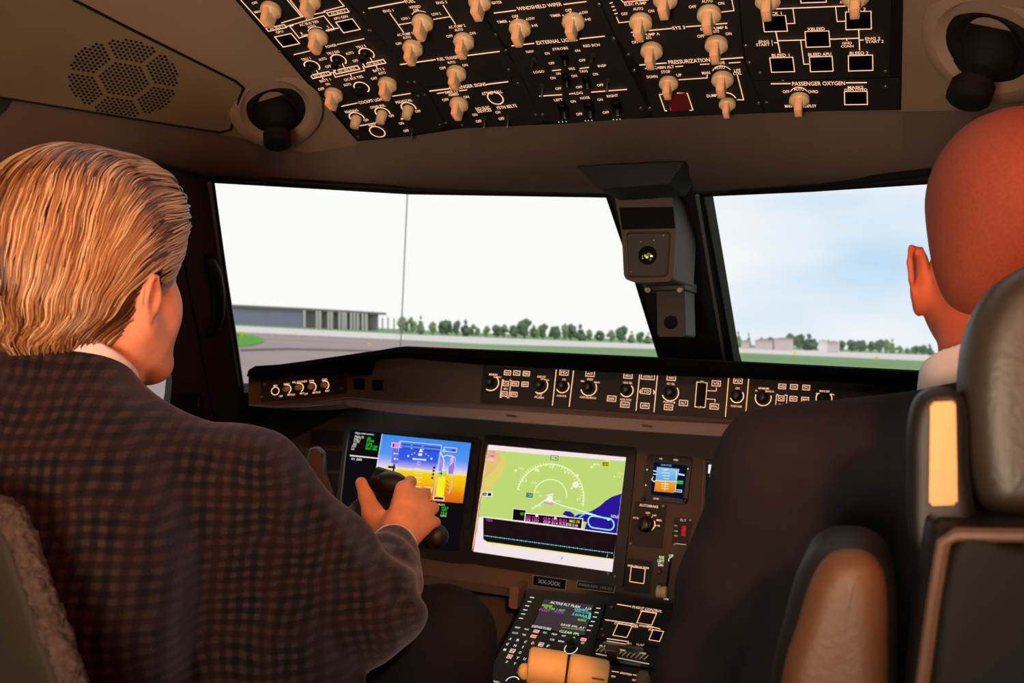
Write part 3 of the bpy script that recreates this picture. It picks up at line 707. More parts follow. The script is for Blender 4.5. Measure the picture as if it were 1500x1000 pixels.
k.t('GND', 1188, 220, 50, 3.6); k.t('CONN', 1190, 236, 64, 3.6); k.t('ENG 1', 772, 212, 70, 4); k.t('START 1', 766, 228, 84, 4); k.t('ENG 2', 1320, 196, 78, 4); k.t('START 2', 1330, 212, 90, 4); k.t('H', 842, 8, 14); k.t('ATTND', 1175, 10, 46)
p.knob(786, -15); p.knob(1235, -30)
p.screws(672, 232, 690, 318, 745, 372, 1385, 362, 860, 412)
p.done()
p = Panel('oxygen_panel', 'black overhead panel titled PASSENGER OXYGEN with a MASKS DEPLOYED box', 'switch panel', OH,
          [(1103, 120.5), (1303, 116), (1318, 116), (1317, 161), (1200, 163), (1121, 165)], *D_, slope=-.012)
k = p.mk
k.line(802, 428, 898, 427, w=1.6); k.t('PASSENGER OXYGEN', 1043, 426, 270, 5.8); k.line(1186, 423, 1288, 422, w=1.6); k.t('AUTO', 942, 455, 52); k.t('OFF', 877, 468, 34); k.t('OVRD', 1015, 468, 52); k.t('MAN', 888, 542, 34); k.t('DEPLOY', 1002, 541, 60)
k.arc(946, 497, 52, 35, 145, w=1.1); p.push(1234, 501, 116, 66); k.t('MASKS', 1232, 446, 80, 4); k.t('DEPLOYED', 1234, 459, 116, 4)
p.knob(946, 497, .92); p.screws(737, 525, 778, 522, 1385, 440)
p.done()
# ------------------------------------------------------------------ glareshield
fascia = mat('glareshield_fascia', (74, 62, 54), .8, bump=.3, bscale=500, vary=.1, vscale=8)
ledgem = mat('glareshield_ledge', (118, 106, 106), .7, bump=.2, bscale=500)  # paler than the fascia: the stronger light on the ledge is in its colour
def gpl(px): return GL if px < 512 else GF
def gpt(px, py, off): return gpl(px).hit(px, py, off)
def interp(ks, x):
    for a, b in zip(ks, ks[1:]):
        if a[0] <= x <= b[0]: return [u + (v-u)*(x-a[0])/(b[0]-a[0]) for u, v in zip(a[1:], b[1:])]
    return list(ks[-1][1:])
#        px  hoodtop lip  fasciabottom ledgetop ledgebottom
GK = [(364, 549, 550, 592, 592, 593), (366, 541, 553, 592, 593, 594), (372, 537, 555, 592, 594, 595), (400, 534, 551, 594, 596, 597), (450, 527, 542, 591, 594, 596), (505, 519, 534, 582, 585, 591),
      (516, 517.5, 532, 582, 585, 596), (575, 509, 524, 588, 592, 604), (590, 507.5, 523, 589, 593, 605), (700, 512, 533, 592, 599, 613), (750, 514, 536, 595, 602, 617), (966, 524, 549, 612, 616, 633), (1075, 529.5, 553, 618, 622, 640), (1400, 546, 566, 640, 645, 662), (1800, 566, 588, 668, 672, 690)]
gst = thing('glareshield', 'long black topped brown glareshield running under both windshields', 'glareshield', GF.hit(900, 560))
xs = [364, 365, 366, 369, 372, 385, 400, 425, 450, 480, 505, 509, 516, 530, 550, 575, 583, 590, 600, 640, 700, 750, 820, 900, 966, 1020, 1075, 1200, 1300, 1400, 1600, 1800]
hood = [[], [], [], [], []]; fas = [[], [], []]; led = [[], [], []]; ga = []
for x in xs:
    ht, lp, fb, lt, lbm = interp(GK, x)
    if x < 400: w_ = max(0, (x-364)/36)
    top = gpt(x, ht, .055); lipf = gpt(x, (ht+lp)/2, .062); lip = gpt(x, lp, .052)
    fwd = Vector((.25 if x < 560 else 0, .55 if x >= 560 else .42, -.03)) * min(1, max(.1, (x-362)/40))
    if x > 900: fwd = Vector((0, .55, -.03))
    hood[0].append(top + fwd); hood[1].append(top + fwd*.03 + Vector((0, 0, .0005))); hood[2].append(top + Vector((0, -.003, -.003))); hood[3].append(lipf); hood[4].append(lip)
    fas[0].append(gpt(x, lp-1, .048)); fas[1].append(gpt(x, lp+1.5, .0)); fas[2].append(gpt(x, fb, 0))
    led[0].append(gpt(x, fb, -.001)); led[1].append(gpt(x, lt, .022)); led[2].append(gpt(x, lbm, .026))
o = loft('glareshield_hood', hood, deckm, gst, False); sd = o.modifiers.new('s', 'SOLIDIFY'); sd.thickness = .003; sd.offset = 0
loft('fascia', fas, fascia, gst, False)
led.append([p - gpt(1000, 600, 0)*0 + Vector((0, .10, -.012)) for p in led[2]])
loft('ledge', led, ledgem, gst, False)
# two small square buttons and two tiny catches on it
for c in (526, 553):
    poly_plane('square_button', GF, [(c-8, 554 if c < 540 else 555.5), (c+8, 555 if c < 540 else 556.5), (c+7, 570.5 if c < 540 else 572), (c-8, 569.5 if c < 540 else 571)], buttonblk, gst, thick=.004, off=.003)
for x, y in ((748, 608), (947, 623)):
    poly_plane('catch', Plane(GF.hit(x, y, .0245), GF.n, GF.V), [(x-8, y-2), (x+7, y), (x+10, y+3), (x-5, y+1.5)], mat('catch_brown', (44, 34, 30), .6), gst, thick=.002, off=.003)

E_ = ((340, 500), 3.75); G_ = ((690, 520), 5.0); H_ = ((950, 520), 5.0)
p = Panel('lighting_control_panel', 'small black panel of four beige knobs at the left end of the glareshield', 'switch panel', GL,
          [(383, 556), (507, 544.5), (507.5, 575), (384, 588)], *E_, off=.004, slope=-.09, lw=1.1)
k = p.mk
k.arc(237, 272, 21, w=1.2); k.t('MAP', 238, 242, 22, 2.6)
for i, (x, y) in enumerate(((290, 262), (358, 254), (428, 250), (498, 241))):
    k.arc(x+8, y, 25, -60, 110, w=1.4); p.knob(x, y, .62, kind='small'); k.t('OFF', x-22, y+38, 20, 2.6); k.t('BRT', x+26, y+30, 24, 2.6)
k.t('CHART', 300, 233, 34, 2.6); k.t('FLOOD', 372, 221, 80, 2.8); k.t('PNL', 438, 215, 28, 2.6); k.t('DSPL', 509, 208, 30, 2.6)
p.screws(178, 236, 620, 178, 600, 258, 160, 305)
p.done()

p = Panel('autopilot_panel', 'long black autopilot control panel in the glareshield with lit knobs and buttons', 'control panel', GF,
          [(708, 536), (960, 548), (1232, 562), (1230, 630), (1060, 613), (830, 598), (703, 590)], *G_, off=.004, lw=1.1)
k = p.mk
def K2(x, y, r, a0=-60, a1=40): pass
for x0, y0, x1, y1 in ((626, 92, 596, 366), (753, 98, 719, 375), (1237, 122, 1208, 404), (1367, 128, 1340, 414)): k.line(x0, y0, x1, y1, w=1.3)
k.t('MINIMUMS', 163, 142, 62, 3); k.t('RA', 180, 160, 28, 2.4); k.t('BARO', 206, 160, 30, 2.4)
for x, y, tx in ((267, 129, 'NAV'), (335, 131, 'V/L'), (405, 135, 'FMS'), (325, 209, 'PREV'), (395, 213, 'MAP'), (314, 287, 'FPR'), (681, 127, 'FD'), (872, 136, 'A/T'), (1150, 150, 'HDG'), (1030, 318, 'BANK'), (1127, 362, 'NAV'), (1284, 264, 'YD'), (1273, 370, 'APPR')):
    w = 46 if x < 420 else 62; k.box(x, y, w, 32 if x < 420 else 38, tx, lw=1.0)
k.box(1296, 158, 96, 38, 'AUTOPILOT', lw=1.1)
k.line(238, 182, 230, 180, 213, 308, 222, 310, w=1.1); k.line(283, 182, 295, 184, 276, 312, 265, 312, w=1.1); k.box(255, 208, 40, 34, 'O', lw=1.0); k.box(245, 284, 40, 34, 'O', lw=1.0); k.t('BRG', 254, 246, 30, 2.8)
k.t('BARO SET', 517, 158, 62, 3); k.t('IN', 526, 175, 30, 2.2); k.t('HPA', 558, 182, 30, 2.2); k.t('STD', 502, 287, 40, 2.8); k.t('PUSH', 499, 309, 66, 3.2)
k.t('CRS', 680, 178, 26, 2.8); k.t('PUSH DIR', 664, 298, 70, 3); k.t('FMS', 817, 190, 26, 2.4); k.t('SPEED', 872, 177, 46, 2.8); k.t('MAN', 922, 199, 38, 2.6); k.t('PUSH IAS-MACH', 857, 310, 118, 3)
k.t('HDG SEL', 1148, 202, 66, 3); k.t('PUSH SYNC', 1134, 326, 84, 3)
k.poly([(1231, 268), (1244, 246), (1243, 286)]); k.poly([(1350, 272), (1336, 250), (1335, 290)])
rings = [(146, 203, 56, -120, 50), (505, 223, 56, -120, 40), (670, 228, 47, -150, 40), (862, 240, 57, -165, 35), (1140, 258, 47, -150, 50)]
for x, y, r, a0, a1 in rings: k.arc(x, y, r, a0, a1, w=1.5); p.knob(x-4, y-6, 1.0, kind='black')
k.org, k.sc = H_
for x0, y0, x1, y1 in ((588, 152, 563, 448), (735, 158, 709, 456)): k.line(x0, y0, x1, y1, w=1.5, col=(255, 178, 110))
for x, y, tx in ((167, 165, 'VNAV'), (146, 381, 'FLCH'), (256, 350, 'ALT'), (496, 207, 'VS'), (481, 376, 'FPA'), (655, 188, 'FD')): k.box(x, y, 62, 38, tx, lw=1.0)
for x, y, tx in ((979, 229, 'HSI'), (1065, 232, 'WX'), (1155, 237, 'TFC'), (1061, 319, 'PREV'), (1147, 325, 'MAP'), (1052, 400, 'FPR')): k.box(x, y, 52, 34, tx, lw=1.0)
k.t('ALT SEL', 163, 209, 60, 3); k.t('PUSH FT-M', 152, 344, 86, 3)
k.line(372, 198, 354, 196, 339, 378, 356, 380, w=1.1); k.line(412, 202, 430, 203, 414, 382, 394, 382, w=1.1); k.t('DN', 392, 194, 26, 3); k.t('UP', 376, 381, 26, 3)
k.line(432, 260, 496, 262, 497, 240, w=1.0); k.line(426, 320, 488, 324, 486, 345, w=1.0)
k.t('CRS', 652, 242, 32, 2.8); k.t('PUSH DIR', 644, 374, 82, 3); k.t('MINIMUMS', 845, 243, 78, 3); k.t('RA', 790, 259, 18, 2.4); k.t('BARO', 888, 265, 62, 2.6)
k.line(950, 290, 938, 288, 924, 450, w=1.1); k.line(1000, 292, 1015, 293, 1003, 450, w=1.1); k.box(972, 316, 42, 36, 'O', lw=1.0); k.box(963, 403, 42, 36, 'O', lw=1.0); k.t('BRG', 968, 362, 30, 2.8)
k.t('BARO SET', 1290, 264, 74, 3); k.t('IN', 1240, 282, 26, 2.4); k.t('HPA', 1345, 288, 34, 2.4)
for x, y, r, a0, a1 in ((160, 275, 60, -160, 40), (648, 300, 48, -160, 40), (840, 312, 58, -200, 20), (1285, 318, 58, -220, 40)):
    k.arc(x, y, r, a0, a1, w=1.5); p.knob(x-3, y-4, 1.0, kind='black')
k.org, k.sc = G_
q = poly_plane('thumb_wheel', GF, [(1023.5, 562), (1033.5, 563), (1031, 595), (1020.5, 594)], blackm, p.t, thick=.01, off=.012)
p.done()

# ------------------------------------------------------------------ main instrument panel
mpm = mat('panel_brown', (72, 62, 54), .75, bump=.15, bscale=500, vary=.08, vscale=10)
mp = thing('instrument_panel', 'dark brown main instrument panel board behind the lit displays', 'panel', MP.hit(800, 750))
poly_plane('panel_board', MP, [(340, 590), (440, 560), (760, 590), (1060, 618), (1500, 650), (1480, 920), (1000, 902), (950, 893), (740, 868), (640, 852), (420, 830), (340, 800)], mpm, mp, thick=.02)
poly_plane('lower_lip', MP, [(425, 822), (640, 844), (742, 860), (1000, 893), (998, 903), (740, 872), (640, 858), (420, 836)], mat('panel_lip', (52, 45, 41), .7), mp, thick=.03, off=.014)
bezm = mat('display_bezel', (20, 19, 20), .35, spec=.5)
def display(name, label, outer, org, sc, slope=None, lw=1.1, th=.014):
    t = thing(name, label, 'display', MP.hit(sum(q[0] for q in outer)/4, sum(q[1] for q in outer)/4, .01))
    poly_plane('bezel', MP, rquad(outer, 5), bezm, t, thick=th, off=.010)
    m = Marks(MP, .0105, org, sc, slope, lw); return t, m
# primary flight display
J_ = ((500, 620), 7.145)
t, k = display('flight_display', 'left lit display with blue sky over yellow ground, partly behind the hand', [(506, 622), (704, 641), (682, 826), (484, 796)], *J_, lw=.9)
k.poly([(85, 62), (1385, 195), (1225, 1340), (-85, 1225)], (14, 12, 16))
def Q(u, v):   # attitude area
    a = Vector((425, 112)).lerp(Vector((1358, 205)), u); b = Vector((318, 760)).lerp(Vector((1270, 835)), u); return tuple(a.lerp(b, v))
k.grad([Q(0, 0), Q(1, 0), Q(1, 1), Q(0, 1)], [(0, (62, 138, 232)), (.30, (84, 148, 240)), (.40, (150, 170, 240)), (.50, (228, 208, 236)), (.53, (240, 226, 150)), (.56, (244, 206, 20)), (.72, (244, 184, 14)), (.86, (232, 130, 20)), (1, (214, 96, 22))])
def Qr(u0, v0, u1, v1, c): k.poly([Q(u0, v0), Q(u1, v0), Q(u1, v1), Q(u0, v1)], c)
k.grad([Q(.20, .17), Q(.66, .17), Q(.66, .50), Q(.20, .50)], [(0, (38, 88, 218)), (.6, (60, 90, 225)), (1, (190, 180, 238))])
k.line(428, 112, 318, 760, w=.9, col=(235, 235, 245))
P_ = (222, 200, 250)
k.line(622, 185, 1052, 228, 1040, 290, 610, 250, closed=True, w=1.0, col=P_)
for x in (635, 745, 865, 950):
    for r in (0, 1):
        y = 208 + (x-635)*.10 + r*38; k.poly([(x, y), (x+92, y+9), (x+90, y+26), (x-2, y+17)], (64, 62, 190))
k.line(610, 185, 560, 580, w=1.1, col=P_); k.line(1040, 290, 960, 790, w=1.1, col=P_)
k.box(565, 228, 78, 50, None, P_, lw=1.0, fill=(238, 130, 205)); k.poly([(540, 212), (556, 214), (552, 246), (536, 244)], (40, 40, 90))
for i, y in enumerate((320, 372)): k.line(545, y, 580, y+4, w=1.6, col=P_); k.disc(556, y, 9, P_)
k.poly([(540, 260), (600, 266), (588, 420), (522, 414)], (100, 110, 225)); 
for y in (315, 370): k.disc(556, y, 10, (225, 225, 250)); k.line(556, y, 596, y+4, w=1, col=(225, 225, 250))
k.line(500, 455, 555, 460, w=3.2, col=(18, 14, 10)); k.line(552, 430, 544, 500, w=2.4, col=(18, 14, 10))
k.poly([(830, 262), (856, 300), (812, 296)], (240, 240, 255)); k.poly([(806, 310), (846, 314), (842, 340), (804, 336)], (240, 235, 255))
for a, (x, y, r) in enumerate(((700, 340, 11), (740, 322, 6), (768, 308, 6), (884, 320, 6), (912, 336, 6), (943, 368, 11))): k.disc(x, y, r, (215, 225, 255))
k.line(752, 370, 882, 382, w=2.4, col=(205, 220, 250)); k.disc(760, 371, 12, (215, 228, 255)); k.disc(875, 381, 12, (215, 228, 255))
k.line(795, 402, 830, 406, w=1, col=P_); k.line(790, 425, 824, 428, w=1, col=P_)
for y in (470, 520, 560, 605, 655): k.line(770-(y-470)*.1, y, 850-(y-470)*.1, y+8, w=1.1, col=(250, 232, 130))
for y in (462, 496, 532, 570): k.poly([(962-(y-462)*.16, y-12), (984-(y-462)*.16, y-10), (980-(y-462)*.16, y+12), (958-(y-462)*.16, y+10)], (20, 16, 20))
k.line(1040, 300, 1075, 385, 1050, 760, w=1.3, col=(240, 236, 190)); k.poly([(1010, 560), (1090, 566), (1072, 765), (985, 757)], (246, 236, 40)); k.poly([(1034, 380), (1064, 384), (1052, 500), (1016, 496)], (150, 140, 235))
k.poly([(975, 770), (1065, 778), (1062, 798), (972, 790)], (24, 20, 20)); k.line(968, 762, 1078, 771, 1072, 806, 962, 796, closed=True, w=1, col=(250, 235, 190))
k.box(1140, 275, 130, 44, None, P_, lw=1.1); k.poly([(1152, 268), (1200, 272), (1198, 296), (1150, 291)], (70, 80, 170)); k.poly([(1060, 270), (1090, 273), (1088, 300), (1056, 297)], (150, 230, 190))
k.poly([(1150, 340), (1190, 352), (1185, 460), (1165, 530), (1120, 526), (1125, 440)], (142, 124, 222)); k.line(1150, 335, 1192, 360, 1186, 460, 1160, 560, 1150, 680, 1120, 735, w=1.2, col=(225, 180, 235)); k.line(1065, 350, 1100, 330, 1160, 345, w=1.4, col=(230, 222, 250))
for i in range(4): k.line(1132+i*4, 440-i*24, 1170+i*2, 400-i*18, w=1, col=(235, 225, 250))
for y in (600, 640, 680): k.line(1098, y, 1120, y+20, w=1, col=(140, 90, 20))
k.box(1065, 522, 60, 34, '80', (60, 200, 50), lw=.8); k.poly([(1040, 510), (1056, 512), (1054, 536), (1038, 534)], (10, 30, 10)); k.line(1016, 520, 1030, 522, w=2, col=(50, 200, 60))
k.box(908, 692, 74, 50, None, (248, 215, 170), lw=1.2, fill=(236, 150, 60)); k.poly([(884, 680), (928, 684), (924, 708), (880, 704)], (20, 12, 8))
k.t('Flight Information', 245, 107, 195, 2.4, (235, 235, 235), sl=.09)
G2 = (40, 225, 60)
for i, (tx, w) in enumerate((('Flight ID', 95), ('Dep T', 70), ('To ETE', 62), ('Alt', 40), ('ETA', 40), ('Lnd', 30))): k.t(tx, 190-i*8-(95-w)*.45, 140+i*25, w, 3, (245, 240, 215), sl=.09)
for i, (tx, w) in enumerate((('28', 34), ('0740', 76), ('1234', 54), ('07 15 200', 122), ('RWY 180L', 122))): k.t(tx, 290-i*3+(w-34)*.42, 155+i*28, w, 3, G2, sl=.09)
k.line(95, 335, 378, 365, w=1.7, col=(245, 235, 230)); k.t('V1 200', 158, 374, 112, 3.2, (245, 245, 245), sl=.09)
k.t('NAV1', 1030, 848, 100, 3, (190, 240, 190), sl=.1)
for i, (tx, w) in enumerate((('110.3', 66), ('FPT', 52), ('14.0', 60), ('LOC', 60))): k.t(tx, 1085-i*5, 880+i*28, w, 3, G2 if i < 3 else (220, 250, 160), sl=.1)
k.t('1', 930, 880, 12, 4, G2); k.t('0', 960, 886, 12, 4, (230, 255, 220)); k.t('ILS', 885, 800, 40, 4, (240, 240, 200), sl=.1)
k.org, k.sc = (430, 600), 4.0
k.poly([(838, 728), (885, 734), (876, 794), (806, 782), (812, 750), (836, 752)], (225, 240, 175)); k.poly([(846, 742), (872, 746), (868, 774), (840, 770)], (60, 90, 50)); k.line(818, 768, 866, 774, w=1, col=(40, 60, 30))
k.build('screen', t)
b = MB(); b.tube([MP.hit(512, 630, .016), MP.hit(506, 670, .016), MP.hit(499, 735, .016), MP.hit(492, 790, .016)], .0025, 8); b.build('bezel_rim', mat('rim_metal', (120, 108, 104), .3, metal=.6), t)

# navigation display
Kk = ((670, 630), 4.168)
t, k = display('map_display', 'large lit display showing a green map with a white compass arc and blue sea', [(711, 636), (932, 656), (912, 860), (681, 823)], *Kk, lw=1.1)
SC = [Vector((190, 88)), Vector((1030, 165)), Vector((945, 865)), Vector((98, 740))]
k.poly([tuple(v) for v in SC], (243, 228, 232))
k.poly([(187, 118), (300, 130), (1026, 190), (972, 632), (760, 604), (130, 528)], (190, 216, 118))
k.poly([(187, 124), (240, 128), (290, 160), (305, 200), (270, 270), (230, 320), (205, 380), (155, 430), (150, 380)], (222, 206, 110))
k.poly([(187, 124), (235, 128), (262, 150), (262, 190), (215, 250), (172, 290)], (226, 190, 120))
k.poly([(1005, 385), (1000, 400), (972, 632), (775, 606), (790, 560), (720, 545), (640, 512), (660, 492), (690, 496), (716, 516), (740, 512), (780, 504), (820, 492), (870, 462), (905, 430), (945, 405)], (42, 22, 150))
Y_ = (240, 250, 190)
k.arc(567, 412, 205, -8, 172, w=1.7, col=Y_, n=48); k.arc(567, 400, 100, 0, 176, w=1.5, col=Y_, n=36)
for i in range(0, 37):
    a = R(-5 + i*4.9); l = 18 if i % 3 == 0 else 10
    k.line(567+205*math.cos(a), 412-205*math.sin(a)*1.04 + 205*math.cos(a)*.1, 567+(205-l)*math.cos(a), 412-(205-l)*math.sin(a)*1.04 + (205-l)*math.cos(a)*.1, w=1, col=Y_)
for tx, x, y in (('18', 576, 225), ('15', 487, 243), ('12', 412, 305), ('21', 664, 255), ('24', 728, 335), ('27', 740, 420), ('10', 470, 322)): k.t(tx, x, y, 26, 4, Y_)
k.box(592, 168, 44, 26, '178', (30, 60, 30), lw=.9, fill=(210, 235, 170)); k.disc(722, 332, 20, (235, 245, 215)); k.disc(698, 354, 7, Y_); k.disc(487, 243, 9, Y_); k.disc(733, 275, 9, Y_)
k.disc(357, 246, 8, Y_); k.t('HGU', 390, 232, 36, 3.4, Y_); k.disc(820, 224, 9, Y_); k.t('MTN', 852, 210, 42, 3.6, Y_); k.box(905, 206, 44, 28, '-11', (235, 240, 60), lw=.8, fill=(110, 130, 40)); k.t('SEL', 918, 182, 40, 2.8, Y_); k.t('DTG', 997, 262, 34, 4, (225, 240, 120)); k.disc(958, 283, 7, (225, 240, 120)); k.t('TA', 988, 283, 22, 3, (225, 240, 120))
for i, tx in enumerate(('VOR1', 'DME', 'FMS')): k.t(tx, 212-i*2, 132+i*24, 42, 4.4, (240, 60, 190) if i < 2 else (245, 200, 200))
k.poly([(562, 395), (585, 415), (575, 428), (600, 432), (560, 436), (535, 430), (515, 440), (545, 415)], (250, 240, 250)); k.line(545, 398, 582, 388, 560, 442, w=1.4, col=(250, 240, 250)); k.poly([(530, 437), (590, 444), (585, 456), (525, 448)], (225, 150, 190))
k.line(455, 480, 505, 448, 545, 420, 640, 460, 820, 510, w=1.4, col=(240, 250, 230)); k.t('KGYR', 492, 462, 42, 3.4, (250, 230, 235)); k.t('KPHX', 620, 432, 36, 3.2, (200, 240, 240)); k.disc(440, 400, 5, Y_)
k.box(440, 396, 34, 22, 'F', (20, 60, 90), lw=1.2, fill=(120, 200, 190)); k.t('10', 484, 378, 24, 3, Y_); k.t('5', 508, 400, 20, 3, Y_)
k.poly([(150, 376), (216, 378), (212, 406), (148, 402)], (240, 245, 235)); k.poly([(154, 380), (180, 381), (178, 400), (152, 398)], (10, 10, 10)); k.poly([(186, 382), (208, 383), (206, 402), (184, 400)], (10, 10, 10)); k.t('TFC', 168, 391, 18, 2.4, (240, 240, 240))
k.line(715, 522, 740, 508, 780, 508, 745, 530, w=1.5, col=(150, 225, 235)); k.line(800, 506, 930, 545, w=1.6, col=(190, 240, 245)); k.line(780, 506, 905, 538, w=1.4, col=(220, 245, 245))
pts = []
for i in range(29):
    a = 2*math.pi*i/28; u = math.cos(a); v = math.sin(a); X = (45 if u > 0 else -45) + 34*u; Yy = 36*v; pts += [877 + X, 566 + Yy + X*.14]
k.line(*pts, w=1.8, col=(150, 238, 245)); k.t('HOLD', 962, 526, 46, 4, (240, 240, 250)); k.disc(922, 545, 7, (200, 245, 245))
k.poly([(342, 480), (416, 488), (414, 556), (336, 546)], (20, 10, 14)); k.line(340, 478, 418, 486, w=.9, col=(250, 230, 230)); k.line(340, 478, 335, 546, w=.9, col=(250, 230, 230)); k.t('GS 0', 400, 510, 30, 4, (60, 220, 90))
k.poly([(416, 508), (764, 540), (756, 600), (410, 556)], (30, 8, 18)); k.line(416, 506, 766, 540, 758, 602, 410, 557, closed=True, w=1.2, col=(250, 236, 240))
for i, (x, w, tx) in enumerate(((432, 30, 'VOR'), (478, 40, '113.7'), (546, 44, 'GUP'), (594, 36, '014'), (645, 44, 'ILS1'))):
    for r, c_ in ((0, (240, 60, 200)), (1, (248, 170, 215))): k.t(tx, x, 530+(x-430)*.1+r*20, w, 4.4, c_)
k.t('MAG 178', 715, 556, 62, 4.4, (240, 228, 40)); k.t('ETE 2:10', 700, 578, 70, 3.8, (250, 240, 240)); k.disc(485, 520, 9, (250, 240, 245)); k.disc(598, 536, 8, (250, 240, 245))
k.line(150, 528, 400, 556, 974, 634, w=1.3, col=(250, 244, 246)); k.poly([(158, 532), (974, 636), (953, 786), (180, 680), (158, 664)], (28, 16, 20)); k.t('VSD', 194, 548, 42, 3.6, (225, 60, 180))
for i in range(60):
    t0 = i/60; x = 165+(953-165)*t0; y = 640+(748-640)*t0; k.poly([(x, y), (x+8, y+1.1), (x+7.5, y+6), (x-.5, y+5)], (150, 250, 245) if i % 2 else (90, 220, 220))
k.poly([(180, 680), (953, 786), (952, 792), (178, 690)], (235, 240, 130)); k.line(640, 775, 634, 786, w=1, col=(30, 20, 20)); k.line(917, 758, 913, 772, w=.8, col=(200, 200, 230))
k.build('screen', t)
b = MB(); b.tube([MP.hit(714.5, 652, .014), MP.hit(703, 730, .014), MP.hit(692, 806, .014)], .0018, 8); b.build('bezel_rim', mat('rim_metal2', (150, 140, 130), .3, metal=.5), t)
for x, y in ((891, 840), (901, 844)): place('scr', k_screw, 'screw', MP.frame(x, y, .011), t)

# name plates
for nm, lab, quad, tx, w, h, fc, tcol in (('registration_plate', 'dark framed plate reading XX-XXX under the map display', [(781, 842), (830, 849), (828, 864), (780, 857)], 'XX-XXX', 33, 6.0, (18, 16, 16), (150, 140, 130)), ('type_plate', 'thin framed plate with EMBRAER 190-E2 under the map display', [(846, 850), (901, 857), (899, 868), (844, 861)], 'EMBRAER 190-E2', 49, 4.0, (34, 30, 26), (105, 92, 78))):
    t = thing(nm, lab, 'sign', MP.hit(quad[0][0], quad[0][1]))
    poly_plane('plate', MP, quad, platem, t, thick=.003, off=.003)
    k = Marks(MP, .0032, lw=.9, gain=.55); k.poly(quad, fc); k.line(*[c for q in quad for c in q], closed=True, col=(120, 108, 96))
    k.t(tx, (quad[0][0]+quad[2][0])/2, (quad[0][1]+quad[2][1])/2, w, h, tcol); k.build('lettering', t)

# right cluster
Ll = ((900, 640), 3.845)
t, k = display('standby_display', 'small square standby display with blue over orange, right of the map display', [(948, 665), (1014, 670), (1006, 738), (942, 731)], *Ll, lw=.9, th=.02)
k.poly([(222, 140), (412, 160), (388, 350), (205, 322)], (10, 16, 40)); k.grad([(240, 168), (366, 180), (350, 248), (232, 242)], [(0, (150, 200, 232)), (1, (96, 170, 225))]); k.grad([(232, 244), (352, 250), (336, 314), (224, 304)], [(0, (240, 166, 40)), (1, (224, 130, 20))])
W2 = (225, 235, 250)
k.t('228 STD', 292, 158, 60, 2.4, (130, 190, 230)); k.line(280, 185, 300, 182, w=1.6, col=W2); k.line(270, 200, 312, 204, w=1, col=W2); k.line(272, 216, 310, 219, w=1, col=W2); k.line(278, 232, 306, 234, w=1, col=W2); k.line(240, 244, 350, 250, w=1, col=W2)
for y in (262, 275, 288): k.line(266, y, 306, y+3, w=.9, col=(250, 230, 200))
k.line(288, 250, 284, 300, w=1, col=(250, 230, 200)); k.line(218, 225, 210, 240, 226, 252, 236, 240, w=1.2, col=W2); k.line(222, 190, 236, 192, w=1.4, col=W2); k.line(220, 208, 236, 210, w=1.2, col=W2)
k.line(362, 208, 392, 214, w=2, col=W2); k.poly([(352, 244), (388, 246), (384, 266), (350, 262)], (40, 190, 60)); k.line(342, 295, 380, 300, 377, 310, 342, 306, closed=True, w=1, col=W2); k.line(350, 190, 345, 290, w=.9, col=W2)
for tx, x, y, w in (('+B', 261, 121, 18), ('STD', 346, 129, 26), ('CAGE', 234, 346, 32)): k.t(tx, x, y, w, 2.6, (240, 220, 205))
for x, y in ((184, 183), (414, 179), (177, 270)): k.disc(x, y, 4, (240, 220, 205))
k.build('screen', t)
for x, y in ((943.5, 731), (1004, 733)): place('kb', k_black, 'rotary_knob', MP.frame(x, y, .011) @ Matrix.Diagonal((.45, .45, .6, 1)), t)

p = Panel('autobrake_panel', 'square dark panel titled AUTOBRAKE with one rotary knob', 'switch panel', MP, [(930, 734), (977, 739), (969, 803), (920.5, 798)], *Ll, lw=1.0)
k = p.mk; k.t('AUTOBRAKE', 194, 387, 106, 3.6)
for tx, x, y, w in (('RTO', 122, 455, 30), ('OFF', 188, 427, 26), ('LO', 226, 440, 22), ('MED', 252, 468, 30), ('HI', 243, 498, 24)): k.t(tx, x, y, w, 2.6)
k.arc(186, 488, 42, -50, 30, w=1.3); k.disc(212, 450, 3, WARM); k.disc(188, 438, 3, (230, 60, 40))
p.knob(180, 494, 1.55, R(-10), kind='black'); p.screws(276, 388, 92, 598); p.done()
p = Panel('beacon_switch_panel', 'small dark panel with a red guarded switch titled ELT', 'switch panel', MP, [(988, 757), (1015, 760), (1007.5, 800), (983.5, 796)], *Ll, lw=.9, gain=.6)
k = p.mk; k.t('ELT', 388, 467, 34, 3.4); k.line(340, 598, 402, 606, w=1.0); k.t('ON', 345, 498, 16, 2); k.t('ARM', 346, 528, 20, 2); k.t('TEST', 346, 556, 22, 2)
b = MB(); b.box(p.f(392, 528, 0, .004), .010, .022, .010, .0015); b.box(p.f(392, 535, 0, .010), .006, .008, .006, .001); b.build('red_switch', emis('switch_red', (150, 20, 30), .35), p.t); p.screws(428, 468, 340, 604); p.done()
p = Panel('button_panel', 'dark plate with a single square lit outline button below the autobrake panel', 'switch panel', MP, [(919.5, 817), (957, 822), (952, 870), (912.5, 865)], *Ll, lw=1.0, rr=3)
k = p.mk; k.t('GND PROX TERR', 135, 730, 124, 3.0); p.push(130, 777, 80, 84); p.done()
p = Panel('landing_gear_panel', 'narrow brown panel with a slot and cream wheel shaped landing gear lever', 'switch panel', MP, [(959, 806), (999, 811), (990, 886), (951, 881)], *Ll, m=mpm, rr=4, gain=.9)
k = p.mk; GG = (225, 240, 190)
for tx, x, y, w in (('NOSE', 266, 677, 28), ('LEFT', 262, 698, 38), ('DN', 260, 719, 28), ('UP', 320, 668, 26)): k.t(tx, x, y, w, 4.2, GG)
